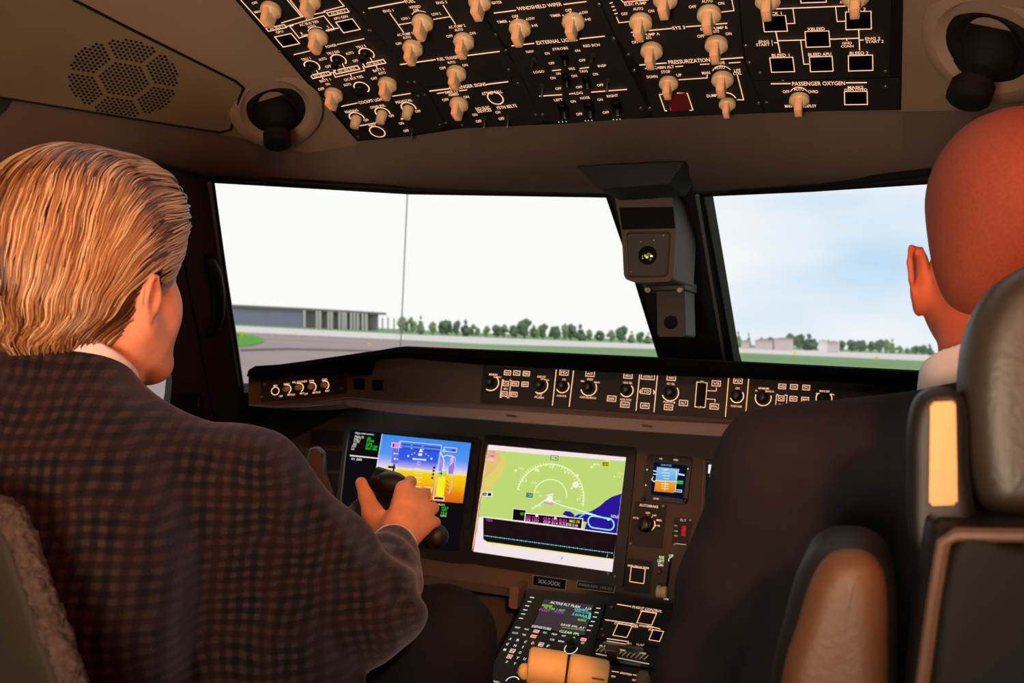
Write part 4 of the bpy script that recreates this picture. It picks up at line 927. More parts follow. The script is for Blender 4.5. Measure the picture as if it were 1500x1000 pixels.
k.t('DN', 291, 911, 24, 2.4, GG); k.arc(318, 692, 12, 90, 250, w=1.2, col=GG)
poly_plane('lever_slot', MP, [(981, 817), (984, 817.5), (979, 858), (975, 857.5)], blackm, p.t, thick=.002, off=.0045)
M = p.f(253, 757); b = MB(); b.lathe(M, [(.0062, 0), (.0062, .003), (.004, .005)], 16); b.build('warning_lamp', mat('dim_lamp_red', (90, 30, 24), .4), p.t)
M = p.f(275, 872); b = MB(); b.lathe(M @ Matrix.Translation((-.011, 0, .014)) @ Matrix.Rotation(R(90), 4, 'Y'), [(.0095, 0), (.0125, .002), (.0125, .008), (.0105, .011), (.0125, .014), (.0125, .020), (.0095, .022)], 24)
lv = b.build('lever_handle', cream, p.t); b = MB(); b.box(M @ Matrix.Translation((0, 0, .006)), .006, .008, .016, .001); q = b.build('lever_stem', blackm, None); COL.objects.unlink(q); link(q, lv); p.done()
# right-hand display, mostly hidden by the suit
t, k = display('far_display', 'display at far right, only its lit corner showing past the dark suit', [(1031, 672), (1252, 695), (1228, 895), (1022, 866)], (0, 0), 1)
k.poly([(1035, 678), (1248, 700), (1225, 888), (1027, 860)], (22, 18, 22)); k.poly([(1038, 680), (1240, 702), (1238, 716), (1037, 693)], (235, 240, 245)); k.poly([(1040, 694), (1044, 694.5), (1043, 699), (1039, 698.5)], (150, 190, 200)); k.build('screen', t)
b = MB(); b.tube([MP.hit(1032, 674, .013), MP.hit(1022, 860, .013)], .002, 8); b.build('bezel_rim', mat('rim_brown', (120, 84, 66), .4), t)

# gauges and cut-outs left of the flight display
for nm, lab, quad in (('blank_panel', 'upper dark blanking plate left of the flight display', [(455, 628), (506, 632), (502, 650), (454, 650)]), ('clock_panel', 'dark recessed rectangular instrument left of the flight display', [(454, 658), (500, 661), (496, 687), (454, 685)]), ('reversion_panel', 'dark switch plate with a lit line below the recessed instrument', [(460, 691), (498, 694), (488, 738), (457, 731)])):
    t = thing(nm, lab, 'panel', MP.hit(quad[0][0], quad[0][1]))
    poly_plane('plate', MP, rquad(quad, 2), platem, t, thick=.006, off=.004)
    if nm == 'reversion_panel':
        k = Marks(MP, .0045, lw=1.1); k.t('SHAKER', 469, 724.5, 17, 2.6); k.line(465, 729, 482, 731.5); k.build('lit_legend', t)
        place('tog', k_toggle, 'toggle_switch', MP.frame(486, 733, .005), t)

# ------------------------------------------------------------------ pedestal
ped = thing('center_pedestal', 'dark sloping center pedestal between the seats below the map display', 'pedestal', PD.hit(850, 950, -.1))
PO = [(774, 862), (890, 873), (1010, 892), (1000, 1080), (960, 1500), (560, 1300), (700, 1015), (757, 905)]
poly_plane('pedestal_body', PD, PO, platem, ped, thick=.30, off=-.004)
Nn = ((700, 860), 5.357)
t = thing('flight_management_keypad', 'keypad unit with a small lit text screen on the center pedestal', 'keypad', PD.hit(800, 930))
poly_plane('case', PD, rquad([(783, 865), (888, 878), (866, 960), (838, 1060), (668, 1032), (716, 985), (758, 906)], 4), platem, t, thick=.02, off=.010)
poly_plane('screen_glass', PD, [(797, 876), (870, 886), (856, 931), (778, 919)], mat('dark_glass', (30, 27, 30), .15, spec=.6), t, thick=.003, off=.012)
k = Marks(PD, .0125, *Nn, lw=1.0)
k.poly([(520, 95), (905, 140), (838, 375), (430, 312)], (62, 52, 56))
WT = (235, 240, 235)
def tx(s_, x, y, w, h=3.4, c=WT): k.t(s_, x, y, w, h, c)
tx('ACTIVE FLT PLAN', 685, 134, 235, 4.0); tx('1/3', 868, 165, 42, 3.2)
tx('KDEN4', 545, 143, 76, 3.4, (190, 230, 70)); tx('ALTIM 1.40T', 600, 170, 170, 3.4, (130, 210, 70)); tx('PUSIT', 525, 180, 85, 3.2, (190, 80, 200)); tx('IKITE', 635, 195, 75, 3.2, (170, 70, 200))
tx('250/8PS', 812, 174, 110, 3.6, (110, 210, 210)); tx('300/-210', 815, 192, 110, 3.2, (90, 190, 190)); tx('2.0/AAA', 800, 217, 120, 3.8, (110, 215, 215)); tx('3A8', 850, 236, 55, 3.6, (70, 190, 180)); tx('4000', 815, 256, 70, 3.4, (150, 210, 80))
tx('DEPARTURE', 500, 315, 150, 3.6); tx('SAVE FPL AT', 745, 305, 190, 3.4, (225, 235, 190)); k.line(660, 312, 832, 337, w=.8, col=(150, 170, 80)); tx('CLEAR FPL', 720, 355, 160, 3.8, (215, 235, 190))
k.poly([(873, 195), (890, 200), (882, 250), (866, 246)], (90, 200, 190))
for x, y in ((425, 78), (405, 110), (388, 143), (372, 175), (356, 207), (338, 241), (945, 162), (932, 196), (918, 231), (902, 266), (888, 299), (870, 335)): k.line(x-13, y, x+13, y+3, w=1.1, col=WT)
for s_, x, y, w in (('PERF', 312, 315, 40), ('NAV', 384, 328, 34), ('DLK', 528, 354, 28), ('PREV', 602, 367, 42), ('NXT', 675, 380, 30), ('OK', 754, 394, 20), ('ROUTE', 293, 357, 42), ('TRS', 362, 371, 32), ('RTE', 584, 410, 32), ('MENU', 655, 423, 46), ('CLR', 822, 434, 26)): tx(s_, x, y, w, 2.7)
for s_, x, y in (('FPL', 459, 344), ('PROG', 437, 384), ('DEL', 829, 409)): k.box(x, y, 40, 22, s_, (250, 180, 170), tcol=(120, 30, 30), fill=(240, 170, 160), lw=.7)
for s_, x, y in (('A', 255, 404), ('B', 314, 413), ('C', 374, 427), ('D', 432, 437), ('F', 551, 460), ('G', 232, 444), ('H', 293, 455), ('I', 354, 467), ('M', 212, 488), ('O', 332, 510), ('T', 312, 554), ('U', 368, 560), ('X', 228, 582), ('Y', 290, 597), ('Z', 349, 604), ('.', 312, 660)): tx(s_, x, y, 18 if s_ not in 'I.' else 6, 4)
for s_, x, y in (('E', 496, 448), ('N', 272, 498), ('S', 249, 542)): k.box(x, y, 34, 30, s_, (250, 205, 195), tcol=(240, 235, 230), fill=(90, 50, 50), lw=.9)
k.arc(731, 478, 47, -200, 20, w=1.3, col=WT); k.arc(268, 745, 50, 40, 180, w=1.3, col=WT); tx('NAV', 145, 740, 50, 3)
k.build('lit_legend', t)
place('kb', k_black, 'rotary_knob', PD.frame(700+731/5.357, 860+462/5.357, .011) @ Matrix.Diagonal((.9, .9, .9, 1)), t)
for i in range(3):   # individual black keys showing between the letters
    pass

p = Panel('flight_control_panel', 'black pedestal panel titled FLIGHT CONTROL with red tinted square buttons', 'switch panel', PD, [(891, 879), (1006, 897), (1000, 950), (873, 934), (884, 905)], *Nn, off=.008, lw=1.0, thick=.012)
k = p.mk; k.line(1095, 132, 1202, 150, w=1.2); k.t('FLIGHT CONTROL', 1330, 170, 235, 3.6); 
def pb2(x, y, w, h, tint=None):
    p.push(x, y, w, h, m=tint or buttonblk)
k.t('LANDING GEAR', 1340, 190, 130, 3); pb2(1325, 240, 118, 98, mat('tinted_red_button', (46, 14, 12), .4))
k.line(1000, 254, 1215, 285, w=1.2); k.t('STALL WARNING', 1285, 300, 180, 3.2); k.line(1330, 300, 1430, 326, w=1.1); k.t('CUTOUT SHAKER', 1165, 295, 190, 3.2); k.t('PUSHER', 1385, 338, 90, 3.0)
pb2(1135, 338, 112, 100); pb2(1400, 378, 84, 84); k.line(1015, 402, 1170, 424, w=1.1); k.line(1180, 422, 1180, 440); k.line(1015, 420, 1160, 445, w=.9)
p.screws(1050, 158, 976, 330, 985, 378); p.done()
# flap / slat quadrant with clear cover
p = Panel('speed_brake_panel', 'pedestal plate with striped clear plastic guard beside the keypad', 'switch panel', PD, [(873, 937), (1000, 953), (996, 983), (862, 965)], *Nn, off=.006, lw=1.0, thick=.012)
k = p.mk
for i in range(12): k.line(930+i*34, 500+i*6, 960+i*34, 470+i*6, w=1.4, col=(120, 100, 84))
k.t('SLAT', 1190, 436, 44, 4.0, (190, 150, 100)); k.t('FLAP', 1275, 448, 60, 4.0, (190, 150, 100)); k.t('FLT', 980, 460, 46, 2.6); k.t('3 PARK', 1125, 490, 70, 2.6); k.t('LAND', 1295, 516, 50, 2.6); k.line(930, 520, 1340, 600, w=1.6, col=(180, 160, 140))
b = MB(); b.box(p.f(1060, 495, 0, .012), .022, .022, .022, .005); b.build('lever_knob', mat('olive_brown', (110, 88, 66), .6), p.t)
def clear():
    m = bpy.data.materials.new('clear_plastic'); m.use_nodes = True; nt = m.node_tree; N = nt.nodes; L = nt.links; N.remove(N['Principled BSDF'])
    a = N.new('ShaderNodeBsdfTransparent'); g = N.new('ShaderNodeBsdfGlossy'); g.inputs['Roughness'].default_value = .15; x = N.new('ShaderNodeMixShader'); x.inputs[0].default_value = .12
    L.new(a.outputs[0], x.inputs[1]); L.new(g.outputs[0], x.inputs[2]); L.new(x.outputs[0], N['Material Output'].inputs['Surface']); return m
b = MB(); q0 = p.f(1130, 520, 0, .014); b.box(q0, .075, .028, .022, .002); b.build('clear_guard', clear(), p.t)
p.done()
p = Panel('ignition_panel', 'lowest pedestal panel titled IGNITION, right of the thrust levers', 'switch panel', PD, [(890, 972), (998, 988), (990, 1060), (868, 1040)], *Nn, off=.006, lw=1.0, thick=.012)
k = p.mk; k.line(1035, 655, 1105, 665); k.t('IGNITION', 1163, 677, 90, 3); k.line(1220, 685, 1355, 710); k.t('L ON', 1055, 696, 48, 2.8); k.t('AUTO', 1232, 728, 44, 2.8); k.t('ON', 1330, 718, 28, 2.8)
b = MB(); b.lathe(p.f(1300, 745), [(.013, 0), (.013, .01), (.009, .018)], 20); b.build('rotary_knob', mat('olive_brown', (110, 88, 66), .6), p.t); p.done()
# thrust levers
lev = mat('lever_cream', (236, 186, 118), .5, vary=.04, vscale=30)
for (L0, L1, rad, lab, wr) in (((773, 972), (829, 981), .028, 'left cream thrust lever grip on the center pedestal', 'GO'), ((832, 981), (890, 992), .027, 'right cream thrust lever grip on the center pedestal', 'A/T')):
    d0 = 1.50; a = at_d(*L0, d0); c = at_d(*L1, d0-.005); ax = (c-a)
    t = thing('thrust_lever', lab, 'lever', a)
    M = Matrix.Translation(a) @ ax.to_track_quat('Z', 'Y').to_matrix().to_4x4(); L_ = ax.length; b = MB()
    b.lathe(M, [(rad*.80, 0), (rad*.95, .003), (rad, .008), (rad, L_-.006), (rad*.93, L_-.001), (rad*.8, L_)], 32)
    g = b.build('grip', lev, t)
    if wr == 'GO':
        b = MB(); q = at_d(768, 983, d0-.012); b.ball(Matrix.Translation(q) @ Matrix.Diagonal((.011, .012, .013, 1)), 1, 16); q2 = b.build('side_button', lev, t)
        b = MB(); e = at_d(784, 1000, d0-.01); b.tube([at_d(776, 992, d0-.01), at_d(790, 1003, d0-.01)], .009, 12); b.build('finger_lift', lev, t)
    else:
        b = MB(); b.lathe(M @ Matrix.Translation((0, 0, L_+.0003)), [(rad*.72, 0), (rad*.66, .004), (rad*.4, .0045)], 24); b.build('end_button', mat('button_dark_brown', (60, 44, 36), .4), t)
        e = MB(); Q0 = (a+c)/2 - CW*rad*.99 + CU*rad*.15 + (c-a)*.22
        Mx = Matrix(((CR.x, CU.x, -CW.x, Q0.x), (CR.y, CU.y, -CW.y, Q0.y), (CR.z, CU.z, -CW.z, Q0.z), (0, 0, 0, 1)))
        e.box(Mx @ Matrix.Rotation(R(-9), 4, 'Z'), .020, .003, .003, .001); e.build('engraved_mark', mat('mark_brown', (130, 84, 44), .7), t)
    mid = (a+c)/2; b = MB(); foot = Vector((mid.x, mid.y+.03, mid.z-.12)); b.tube([mid, mid + Vector((0, .01, -.03)), foot], [.012, .010, .010], 10); b.build('lever_stem', blackm, t)
# ------------------------------------------------------------------ implicit-surface modelling for people
def V3(p): return np.array([p[0], p[1], p[2]], dtype=np.float32)
def rc(P, a, b, r1, r2):
    a, b = V3(a), V3(b); ab = b-a; t = np.clip(((P-a) @ ab)/max(1e-9, float(ab @ ab)), 0, 1)
    return np.linalg.norm(P-a-t[:, None]*ab, axis=1) - (r1 + (r2-r1)*t)
def chain(P, pts, rads, k=.008):
    d = None
    for i in range(len(pts)-1):
        e = rc(P, pts[i], pts[i+1], rads[i], rads[i+1]); d = e if d is None else smin(d, e, k)
    return d
def ell(P, c, r, rot=None):
    q = P - V3(c)
    if rot is not None: q = q @ rot
    r = np.array(r, dtype=np.float32); k0 = np.linalg.norm(q/r, axis=1); k1 = np.linalg.norm(q/(r*r), axis=1) + 1e-9
    return k0*(k0-1)/k1
def smin(a, b, k):
    h = np.clip(.5 + .5*(b-a)/k, 0, 1); return b*(1-h) + a*h - k*h*(1-h)
def smax(a, b, k): return -smin(-a, -b, k)
def rotz(a):
    c, s = math.cos(a), math.sin(a); return np.array([[c, -s, 0], [s, c, 0], [0, 0, 1]], dtype=np.float32)
def rotx(a):
    c, s = math.cos(a), math.sin(a); return np.array([[1, 0, 0], [0, c, -s], [0, s, c]], dtype=np.float32)
def sdf_mesh(name, f, lo, hi, h, m, parent, slack=.15):
    lo = np.array(lo, dtype=np.float32); hi = np.array(hi, dtype=np.float32); B = 16
    nb = np.ceil((hi-lo)/(h*B)).astype(int); n = nb*B + 1
    vals = np.full(tuple(n), 1.0, dtype=np.float32)
    ii = np.stack(np.meshgrid(*[np.arange(k) for k in nb], indexing='ij'), -1).reshape(-1, 3)
    cen = lo + (ii*B + B/2)*h; dc = f(cen.astype(np.float32)); rad = B*h*.5*1.733
    off = np.stack(np.meshgrid(*[np.arange(B+1)]*3, indexing='ij'), -1).reshape(-1, 3)
    for b, d in zip(ii, dc):
        s = tuple(slice(b[k]*B, b[k]*B+B+1) for k in range(3))
        if d > rad*(1+slack): continue
        if d < -rad*(1+slack): vals[s] = np.minimum(vals[s], -1.0); continue
        vals[s] = f((lo + (b*B + off)*h).astype(np.float32)).reshape((B+1,)*3)
    S = vals < 0; c = [S[a:S.shape[0]-1+a, b:S.shape[1]-1+b, e:S.shape[2]-1+e] for a in (0, 1) for b in (0, 1) for e in (0, 1)]
    cnt = sum(x.astype(np.int8) for x in c); cells = np.argwhere((cnt > 0) & (cnt < 8))
    idx = np.full(cnt.shape, -1, dtype=np.int32); idx[tuple(cells.T)] = np.arange(len(cells))
    acc = np.zeros((len(cells), 3), dtype=np.float32); num = np.zeros(len(cells), dtype=np.float32)
    corners = [(a, b, e) for a in (0, 1) for b in (0, 1) for e in (0, 1)]
    for A in corners:
        for ax in range(3):
            if A[ax]: continue
            Bc = list(A); Bc[ax] = 1
            va = vals[tuple((cells+np.array(A)).T)]; vb = vals[tuple((cells+np.array(Bc)).T)]
            mk = (va < 0) != (vb < 0); t = np.where(mk, va/(va-vb+1e-12), 0)
            pos = np.tile(np.array(A, dtype=np.float32), (len(cells), 1)); pos[:, ax] += t
            acc[mk] += pos[mk]; num[mk] += 1
    V = lo + (cells + acc/np.maximum(num, 1)[:, None])*h
    Q = []
    for ax in range(3):
        o1, o2 = [(1, 2), (2, 0), (0, 1)][ax]
        s0 = [slice(None)]*3; s1 = [slice(None)]*3; s0[ax] = slice(0, -1); s1[ax] = slice(1, None)
        a = S[tuple(s0)]; b = S[tuple(s1)]; e = np.argwhere(a != b)
        e = e[(e[:, o1] > 0) & (e[:, o2] > 0) & (e[:, o1] < cnt.shape[o1]) & (e[:, o2] < cnt.shape[o2])]
        u = np.zeros(3, int); u[o1] = 1; v = np.zeros(3, int); v[o2] = 1
        q = np.stack([idx[tuple((e-u-v).T)], idx[tuple((e-v).T)], idx[tuple(e.T)], idx[tuple((e-u).T)]], 1)
        fl = ~a[tuple(e.T)]; q[fl] = q[fl][:, ::-1]; Q.append(q)
    Q = np.concatenate(Q); Q = Q[(Q >= 0).all(1)]
    me = bpy.data.meshes.new(name); me.vertices.add(len(V)); me.vertices.foreach_set('co', V.astype(np.float32).ravel())
    me.loops.add(len(Q)*4); me.loops.foreach_set('vertex_index', Q.astype(np.int32).ravel())
    me.polygons.add(len(Q)); me.polygons.foreach_set('loop_start', np.arange(0, len(Q)*4, 4, dtype=np.int32)); me.polygons.foreach_set('loop_total', np.full(len(Q), 4, dtype=np.int32))
    me.update(calc_edges=True); me.validate(); me.shade_smooth()
    if m: me.materials.append(m)
    return link(bpy.data.objects.new(name, me), parent)

def head_sdf(P, c, yaw, pitch=0, s=1.0, ear_z=-.02, ear=1.0, flat=1.0):
    M = rotz(yaw) @ rotx(pitch)
    q = ((P - V3(c)) @ M)/s
    d = ell(q, (0, -.018, .036), (.076, .100, .086))
    d = smin(d, ell(q, (0, .025, -.035), (.060, .070, .080)), .03)
    qa = q.copy(); qa[:, 0] = np.abs(qa[:, 0])
    d = smin(d, rc(qa, (.054, .0, -.055), (.028, .066, -.098), .024, .022), .03)
    d = smin(d, ell(q, (0, .070, -.103), (.024, .018, .016)), .02)
    d = smin(d, ell(qa, (.040, .056, -.034), (.022, .020, .026)), .035)
    d = smin(d, rc(qa, (.010, .085, .024), (.042, .070, .022), .010, .009), .014)
    d = smax(d, -ell(qa, (.032, .098, .004), (.017, .018, .011)), .010)
    d = smin(d, ell(qa, (.032, .075, .004), (.0125, .0125, .0125)), .002)
    d = smin(d, rc(q, (0, .088, .010), (0, .112, -.028), .008, .010), .010); d = smin(d, ell(qa, (.012, .098, -.034), (.009, .011, .008)), .006)
    d = smin(d, rc(qa, (0, .095, -.058), (.022, .082, -.060), .006, .004), .005); d = smin(d, rc(qa, (0, .093, -.069), (.020, .081, -.067), .0065, .004), .005)
    # ears: flat shell with a raised rim and a hollow
    qa = (qa - V3((.079, -.010, ear_z))) / np.array([ear*flat, ear, ear], dtype=np.float32); z = 0.0
    e = ell(qa, (.001, .0, z+.004), (.010, .021, .034), rotz(-.45))
    rim = [(.004, .014, z+.018), (.009, .006, z+.034), (.015, -.010, z+.034), (.017, -.020, z+.018), (.013, -.018, z-.002), (.005, -.006, z-.022), (.0, .006, z-.031)]
    e = smin(e, chain(qa, rim, [.004, .0048, .005, .005, .0045, .005, .0055], .003), .005)
    e = smax(e, -ell(qa, (.015, .0, z+.006), (.010, .011, .019), rotz(-.45)), .005)*ear*flat
    d = smin(d, e, .006)
    return d*s
def near(P, c, r, fn, mg=.07):
    d = np.linalg.norm(P - V3(c), axis=1) - r; out = np.maximum(d, mg).astype(np.float32); m_ = d < mg
    if m_.any(): out[m_] = fn(P[m_])
    return out
def to_local(P, c, yaw, pitch, s): return ((P - V3(c)) @ (rotz(yaw) @ rotx(pitch)))/s

skinL = None
def skin(name, rgb, rough=.5):
    m = mat(name, rgb, rough, bump=.25, bscale=900, vary=.12, vscale=45); b = m.node_tree.nodes['Principled BSDF']
    b.inputs['Subsurface Weight'].default_value = .08; b.inputs['Subsurface Scale'].default_value = .01
    b.inputs['Subsurface Radius'].default_value = (1, .3, .15); return m

# ================================================================== person on the left
HC = at_d(141, 405, 1.03); HY = R(4)
pl_ = thing('person', 'blond haired man in a brown checked blazer holding the control yoke, seen from behind', 'person', (HC.x, HC.y-.05, .42))
SR = at_d(362, 708, 1.02); EL = at_d(545, 892, 1.12); WR_ = at_d(577, 800, 1.40)
SLf = Vector((-.545, .72, .965)); ELl = Vector((-.72, .95, .78)); WLl = at_d(425, 735, 1.42)
NB = Vector((HC.x, HC.y-.035, HC.z-.21))
def H(px, py, dd=0): return at_d(px, py, 1.45+dd)
K = [H(591, 716, .0), H(610, 727, .004), H(622, 744, .008), H(628, 765, .010)]
PIP = [H(601, 706, .028), H(622, 724, .030), H(634, 744, .030), H(637, 765, .028)]
DIP = [H(592, 709, .052), H(614, 733, .056), H(626, 753, .056), H(631, 772, .052)]
TIP = [H(580, 716, .060), H(602, 742, .062), H(614, 763, .062), H(620, 780, .058)]
HIPR, HIPL = Vector((-.26, .80, .50)), Vector((-.44, .78, .50))
KNR, KNL = at_d(652, 935, 1.42), Vector((-.52, 1.22, .62))
FTR, FTL = Vector((KNR.x, KNR.y+.12, .10)), Vector((-.50, 1.40, .10))
def hand(P):
    w = WR_; d = None
    for i in range(4):
        e = rc(P, w.lerp(K[i], .28), K[i], .020, .0135)
        d = e if d is None else smin(d, e, .012)
    d = smin(d, rc(P, H(574, 768, -.012), H(604, 752, -.006), .018, .016), .015)
    d = smin(d, rc(P, w, H(580, 778, -.01), .026, .024), .02)
    for i in range(4):
        r = [.0098, .0100, .0096, .0086][i]
        f_ = chain(P, [K[i], PIP[i], DIP[i], TIP[i]], [r*1.12, r*1.02, r*.9, r*.8], .003)
        d = smin(d, f_, .004)
        d = smin(d, ell(P, K[i] + (-CW)*.004, (.009, .009, .009)), .006)
    th = chain(P, [H(566, 786, -.012), H(546, 752, -.004), H(537, 728, .006), H(529, 707, .010)], [.019, .0165, .0118, .0095], .006)
    d = smin(d, th, .010)
    return d
def bodyL(P):
    d = near(P, HC, .165, lambda p: head_sdf(p, HC, HY, 0, 1.0, -.024, .72))
    d = smin(d, rc(P, (HC.x, HC.y-.022, HC.z-.06), NB, .054, .062), .03)
    t = smin(rc(P, SLf, SR, .045, .045), ell(P, (HC.x-.01, HC.y-.03, .83), (.16, .10, .26)), .06)
    t = smin(t, ell(P, (-.35, .76, .58), (.15, .11, .16)), .06)
    t = smin(t, rc(P, SR, EL, .045, .036), .03); t = smin(t, rc(P, EL, WR_, .036, .025), .02)
    t = smin(t, rc(P, SLf, ELl, .045, .036), .03); t = smin(t, rc(P, ELl, WLl, .036, .025), .02)
    t = smin(t, rc(P, WLl, at_d(432, 700, 1.46), .026, .024), .02)
    t = smin(t, chain(P, [HIPR, KNR, FTR], [.075, .055, .04], .03), .05); t = smin(t, chain(P, [HIPL, KNL, FTL], [.075, .055, .04], .03), .05)
    d = smin(d, t, .05)
    d = smin(d, near(P, H(590, 755), .10, hand), .012)
    return d
lo = (-.82, .52, .02); hi = (.02, 1.52, 1.40)
sdf_mesh('body', bodyL, lo, hi, .003, skin('skin_fair', (228, 156, 122)), pl_)

# blazer with procedural check
def plaid(name):
    m = bpy.data.materials.new(name); m.use_nodes = True; nt = m.node_tree; N = nt.nodes; L = nt.links; b = N['Principled BSDF']
    tc = N.new('ShaderNodeTexCoord'); nz = N.new('ShaderNodeTexNoise'); nz.inputs['Scale'].default_value = 9; nz.inputs['Detail'].default_value = 2
    L.new(tc.outputs['Object'], nz.inputs['Vector'])
    va = N.new('ShaderNodeVectorMath'); va.operation = 'MULTIPLY_ADD'; va.inputs[1].default_value = (.03, .03, .03); L.new(nz.outputs['Color'], va.inputs[0]); L.new(tc.outputs['Object'], va.inputs[2])
    sp = N.new('ShaderNodeSeparateXYZ'); L.new(va.outputs[0], sp.inputs[0])
    def m2(op, a, bb, c=None):
        n = N.new('ShaderNodeMath'); n.operation = op
        for i, v in enumerate((a, bb, c)):
            if v is None: continue
            if isinstance(v, (int, float)): n.inputs[i].default_value = v
            else: L.new(v, n.inputs[i])
        return n.outputs[0]
    hx = m2('ADD', sp.outputs['X'], m2('MULTIPLY', sp.outputs['Y'], .35))
    def wave(c, per): return m2('SINE', m2('MULTIPLY', c, 6.2832/per), None)
    def rampf(v, lo_, hi_):
        r = N.new('ShaderNodeMapRange'); L.new(v, r.inputs[0]); r.inputs[1].default_value = lo_; r.inputs[2].default_value = hi_; return r.outputs[0]
    v1 = rampf(wave(hx, .0138), -.5, .6); h1 = rampf(wave(sp.outputs['Z'], .0128), -.5, .6)
    vb = rampf(wave(hx, .0552), .1, .9); hb = rampf(wave(sp.outputs['Z'], .0512), .1, .9)
    tot = m2('MULTIPLY', m2('ADD', v1, h1), .5)
    cr = N.new('ShaderNodeValToRGB'); e = cr.color_ramp.elements
    e[0].position = 0; e[0].color = lin((17, 15, 18)) + (1,); e[1].position = .5; e[1].color = lin((37, 31, 31)) + (1,); q = e.new(1.0); q.color = lin((66, 52, 48)) + (1,)
    L.new(tot, cr.inputs[0])
    mx = N.new('ShaderNodeMix'); mx.data_type = 'RGBA'; mx.blend_type = 'MIX'; L.new(m2('MULTIPLY', m2('MAXIMUM', vb, hb), .28), mx.inputs['Factor']); L.new(cr.outputs[0], mx.inputs['A']); mx.inputs['B'].default_value = lin((66, 36, 34)) + (1,)
    wv = N.new('ShaderNodeTexNoise'); wv.inputs['Scale'].default_value = 420; L.new(tc.outputs['Object'], wv.inputs['Vector'])
    m3 = N.new('ShaderNodeMix'); m3.data_type = 'RGBA'; m3.blend_type = 'MULTIPLY'; m3.inputs['Factor'].default_value = .7; L.new(mx.outputs['Result'], m3.inputs['A']); L.new(wv.outputs['Fac'], m3.inputs['B'])
    L.new(m3.outputs['Result'], b.inputs['Base Color']); b.inputs['Roughness'].default_value = .9; b.inputs['Specular IOR Level'].default_value = .1
    b.inputs['Sheen Weight'].default_value = .25; b.inputs['Sheen Tint'].default_value = (.6, .6, .8, 1)
    bp = N.new('ShaderNodeBump'); bp.inputs['Strength'].default_value = .5; bp.inputs['Distance'].default_value = .001; L.new(wv.outputs['Fac'], bp.inputs['Height']); L.new(bp.outputs['Normal'], b.inputs['Normal'])
    return m
def folds(P, amp, fx, fy, fz, ph=0): return amp*np.sin(P[:, 0]*fx + P[:, 1]*fy + P[:, 2]*fz + ph + 1.5*np.sin(P[:, 2]*23 + P[:, 0]*17))
def coatL(P):
    t = rc(P, SLf + Vector((0, 0, -.012)), SR, .056, .054)
    t = smin(t, ell(P, (HC.x-.015, HC.y-.045, .86), (.205, .125, .25), rotz(R(-12))), .07)
    t = smin(t, ell(P, (-.345, .75, .60), (.185, .14, .20)), .07)
    t = smin(t, rc(P, (NB.x, NB.y-.015, 1.02), (NB.x, NB.y-.01, 1.085), .098, .066), .05)
    t = smin(t, rc(P, (NB.x+.02, NB.y-.012, 1.018), SR + Vector((-.01, -.01, -.006)), .070, .050), .03); t = smin(t, rc(P, (NB.x-.02, NB.y-.012, 1.022), SLf, .072, .056), .03)
    t = smin(t, rc(P, at_d(345, 800, 1.05), at_d(400, 1050, 1.07), .075, .11), .05)
    arm = chain(P, [SR, SR.lerp(EL, .5), EL, EL.lerp(WR_, .5), WR_.lerp(EL, .06)], [.060, .060, .060, .050, .037], .015)
    cut = ((P - V3(WR_.lerp(EL, .07))) @ V3((WR_-EL).normalized()))
    arm2 = chain(P, [SLf, SLf.lerp(ELl, .5), ELl, WLl], [.062, .060, .055, .038], .015)
    a = arm + folds(P, .0022, 60, 90, 40) + folds(P, .003, -70, 30, 75, 1)*np.exp(-((P-V3(EL))**2).sum(1)/.009)*2.2
    a = smax(a, cut, .004)
    d = smin(smin(t + folds(P, .0015, 25, 10, 30), a, .025), arm2, .04)
    # opening for the neck
    d = smax(d, -rc(P, (NB.x, NB.y+.022, 1.06), (NB.x, NB.y+.01, 1.2), .058, .085), .006)
    d = smax(d, P[:, 2] - 1.128 + .5*(P[:, 1]-NB.y), .006)
    return smax(d, .47 - P[:, 2], .01)
sdf_mesh('blazer', coatL, (-.86, .52, .44), (.02, 1.48, 1.16), .004, plaid('checked_wool'), pl_)
white = mat('white_shirt', (225, 220, 222), .8, bump=.1, bscale=800)
def collarL(P):
    ax = rc(P, (NB.x+.004, NB.y+.000, 1.02), (NB.x, NB.y-.002, 1.2), .072, .064)
    d = np.abs(ax) - .0022
    hgt = P[:, 2] - (1.112 - .52*(P[:, 1]-NB.y))
    return smax(smax(d, hgt, .003), -(hgt + .10), .003)
sdf_mesh('shirt_collar', collarL, (NB.x-.12, NB.y-.12, .98), (NB.x+.12, NB.y+.14, 1.22), .0022, white, pl_)
def cuffL(P):
    a = rc(P, EL.lerp(WR_, .7), WR_ + (WR_-EL)*.2, .0335, .0335); s_ = (P - V3(WR_)) @ V3((WR_-EL).normalized())
    return smax(smax(np.abs(a)-.0018, s_-.004, .002), -(s_+.05), .002)
sdf_mesh('shirt_cuff', cuffL, tuple(V3(WR_)-.09), tuple(V3(WR_)+.09), .002, white, pl_)
def trous(P, hr, hl, kr, kl, fr, fl):
    d = chain(P, [hr, kr, fr], [.098, .074, .055], .03); d = smin(d, chain(P, [hl, kl, fl], [.098, .074, .055], .03), .03)
    return d + folds(P, .002, 40, 50, 20)
troum = mat('dark_trousers', (26, 26, 28), .9, bump=.3, bscale=600, spec=.1)
sdf_mesh('trousers', lambda P: trous(P, HIPR, HIPL, KNR, KNL, FTR, FTL), (-.66, .62, .0), (.04, 1.56, .78), .006, troum, pl_)

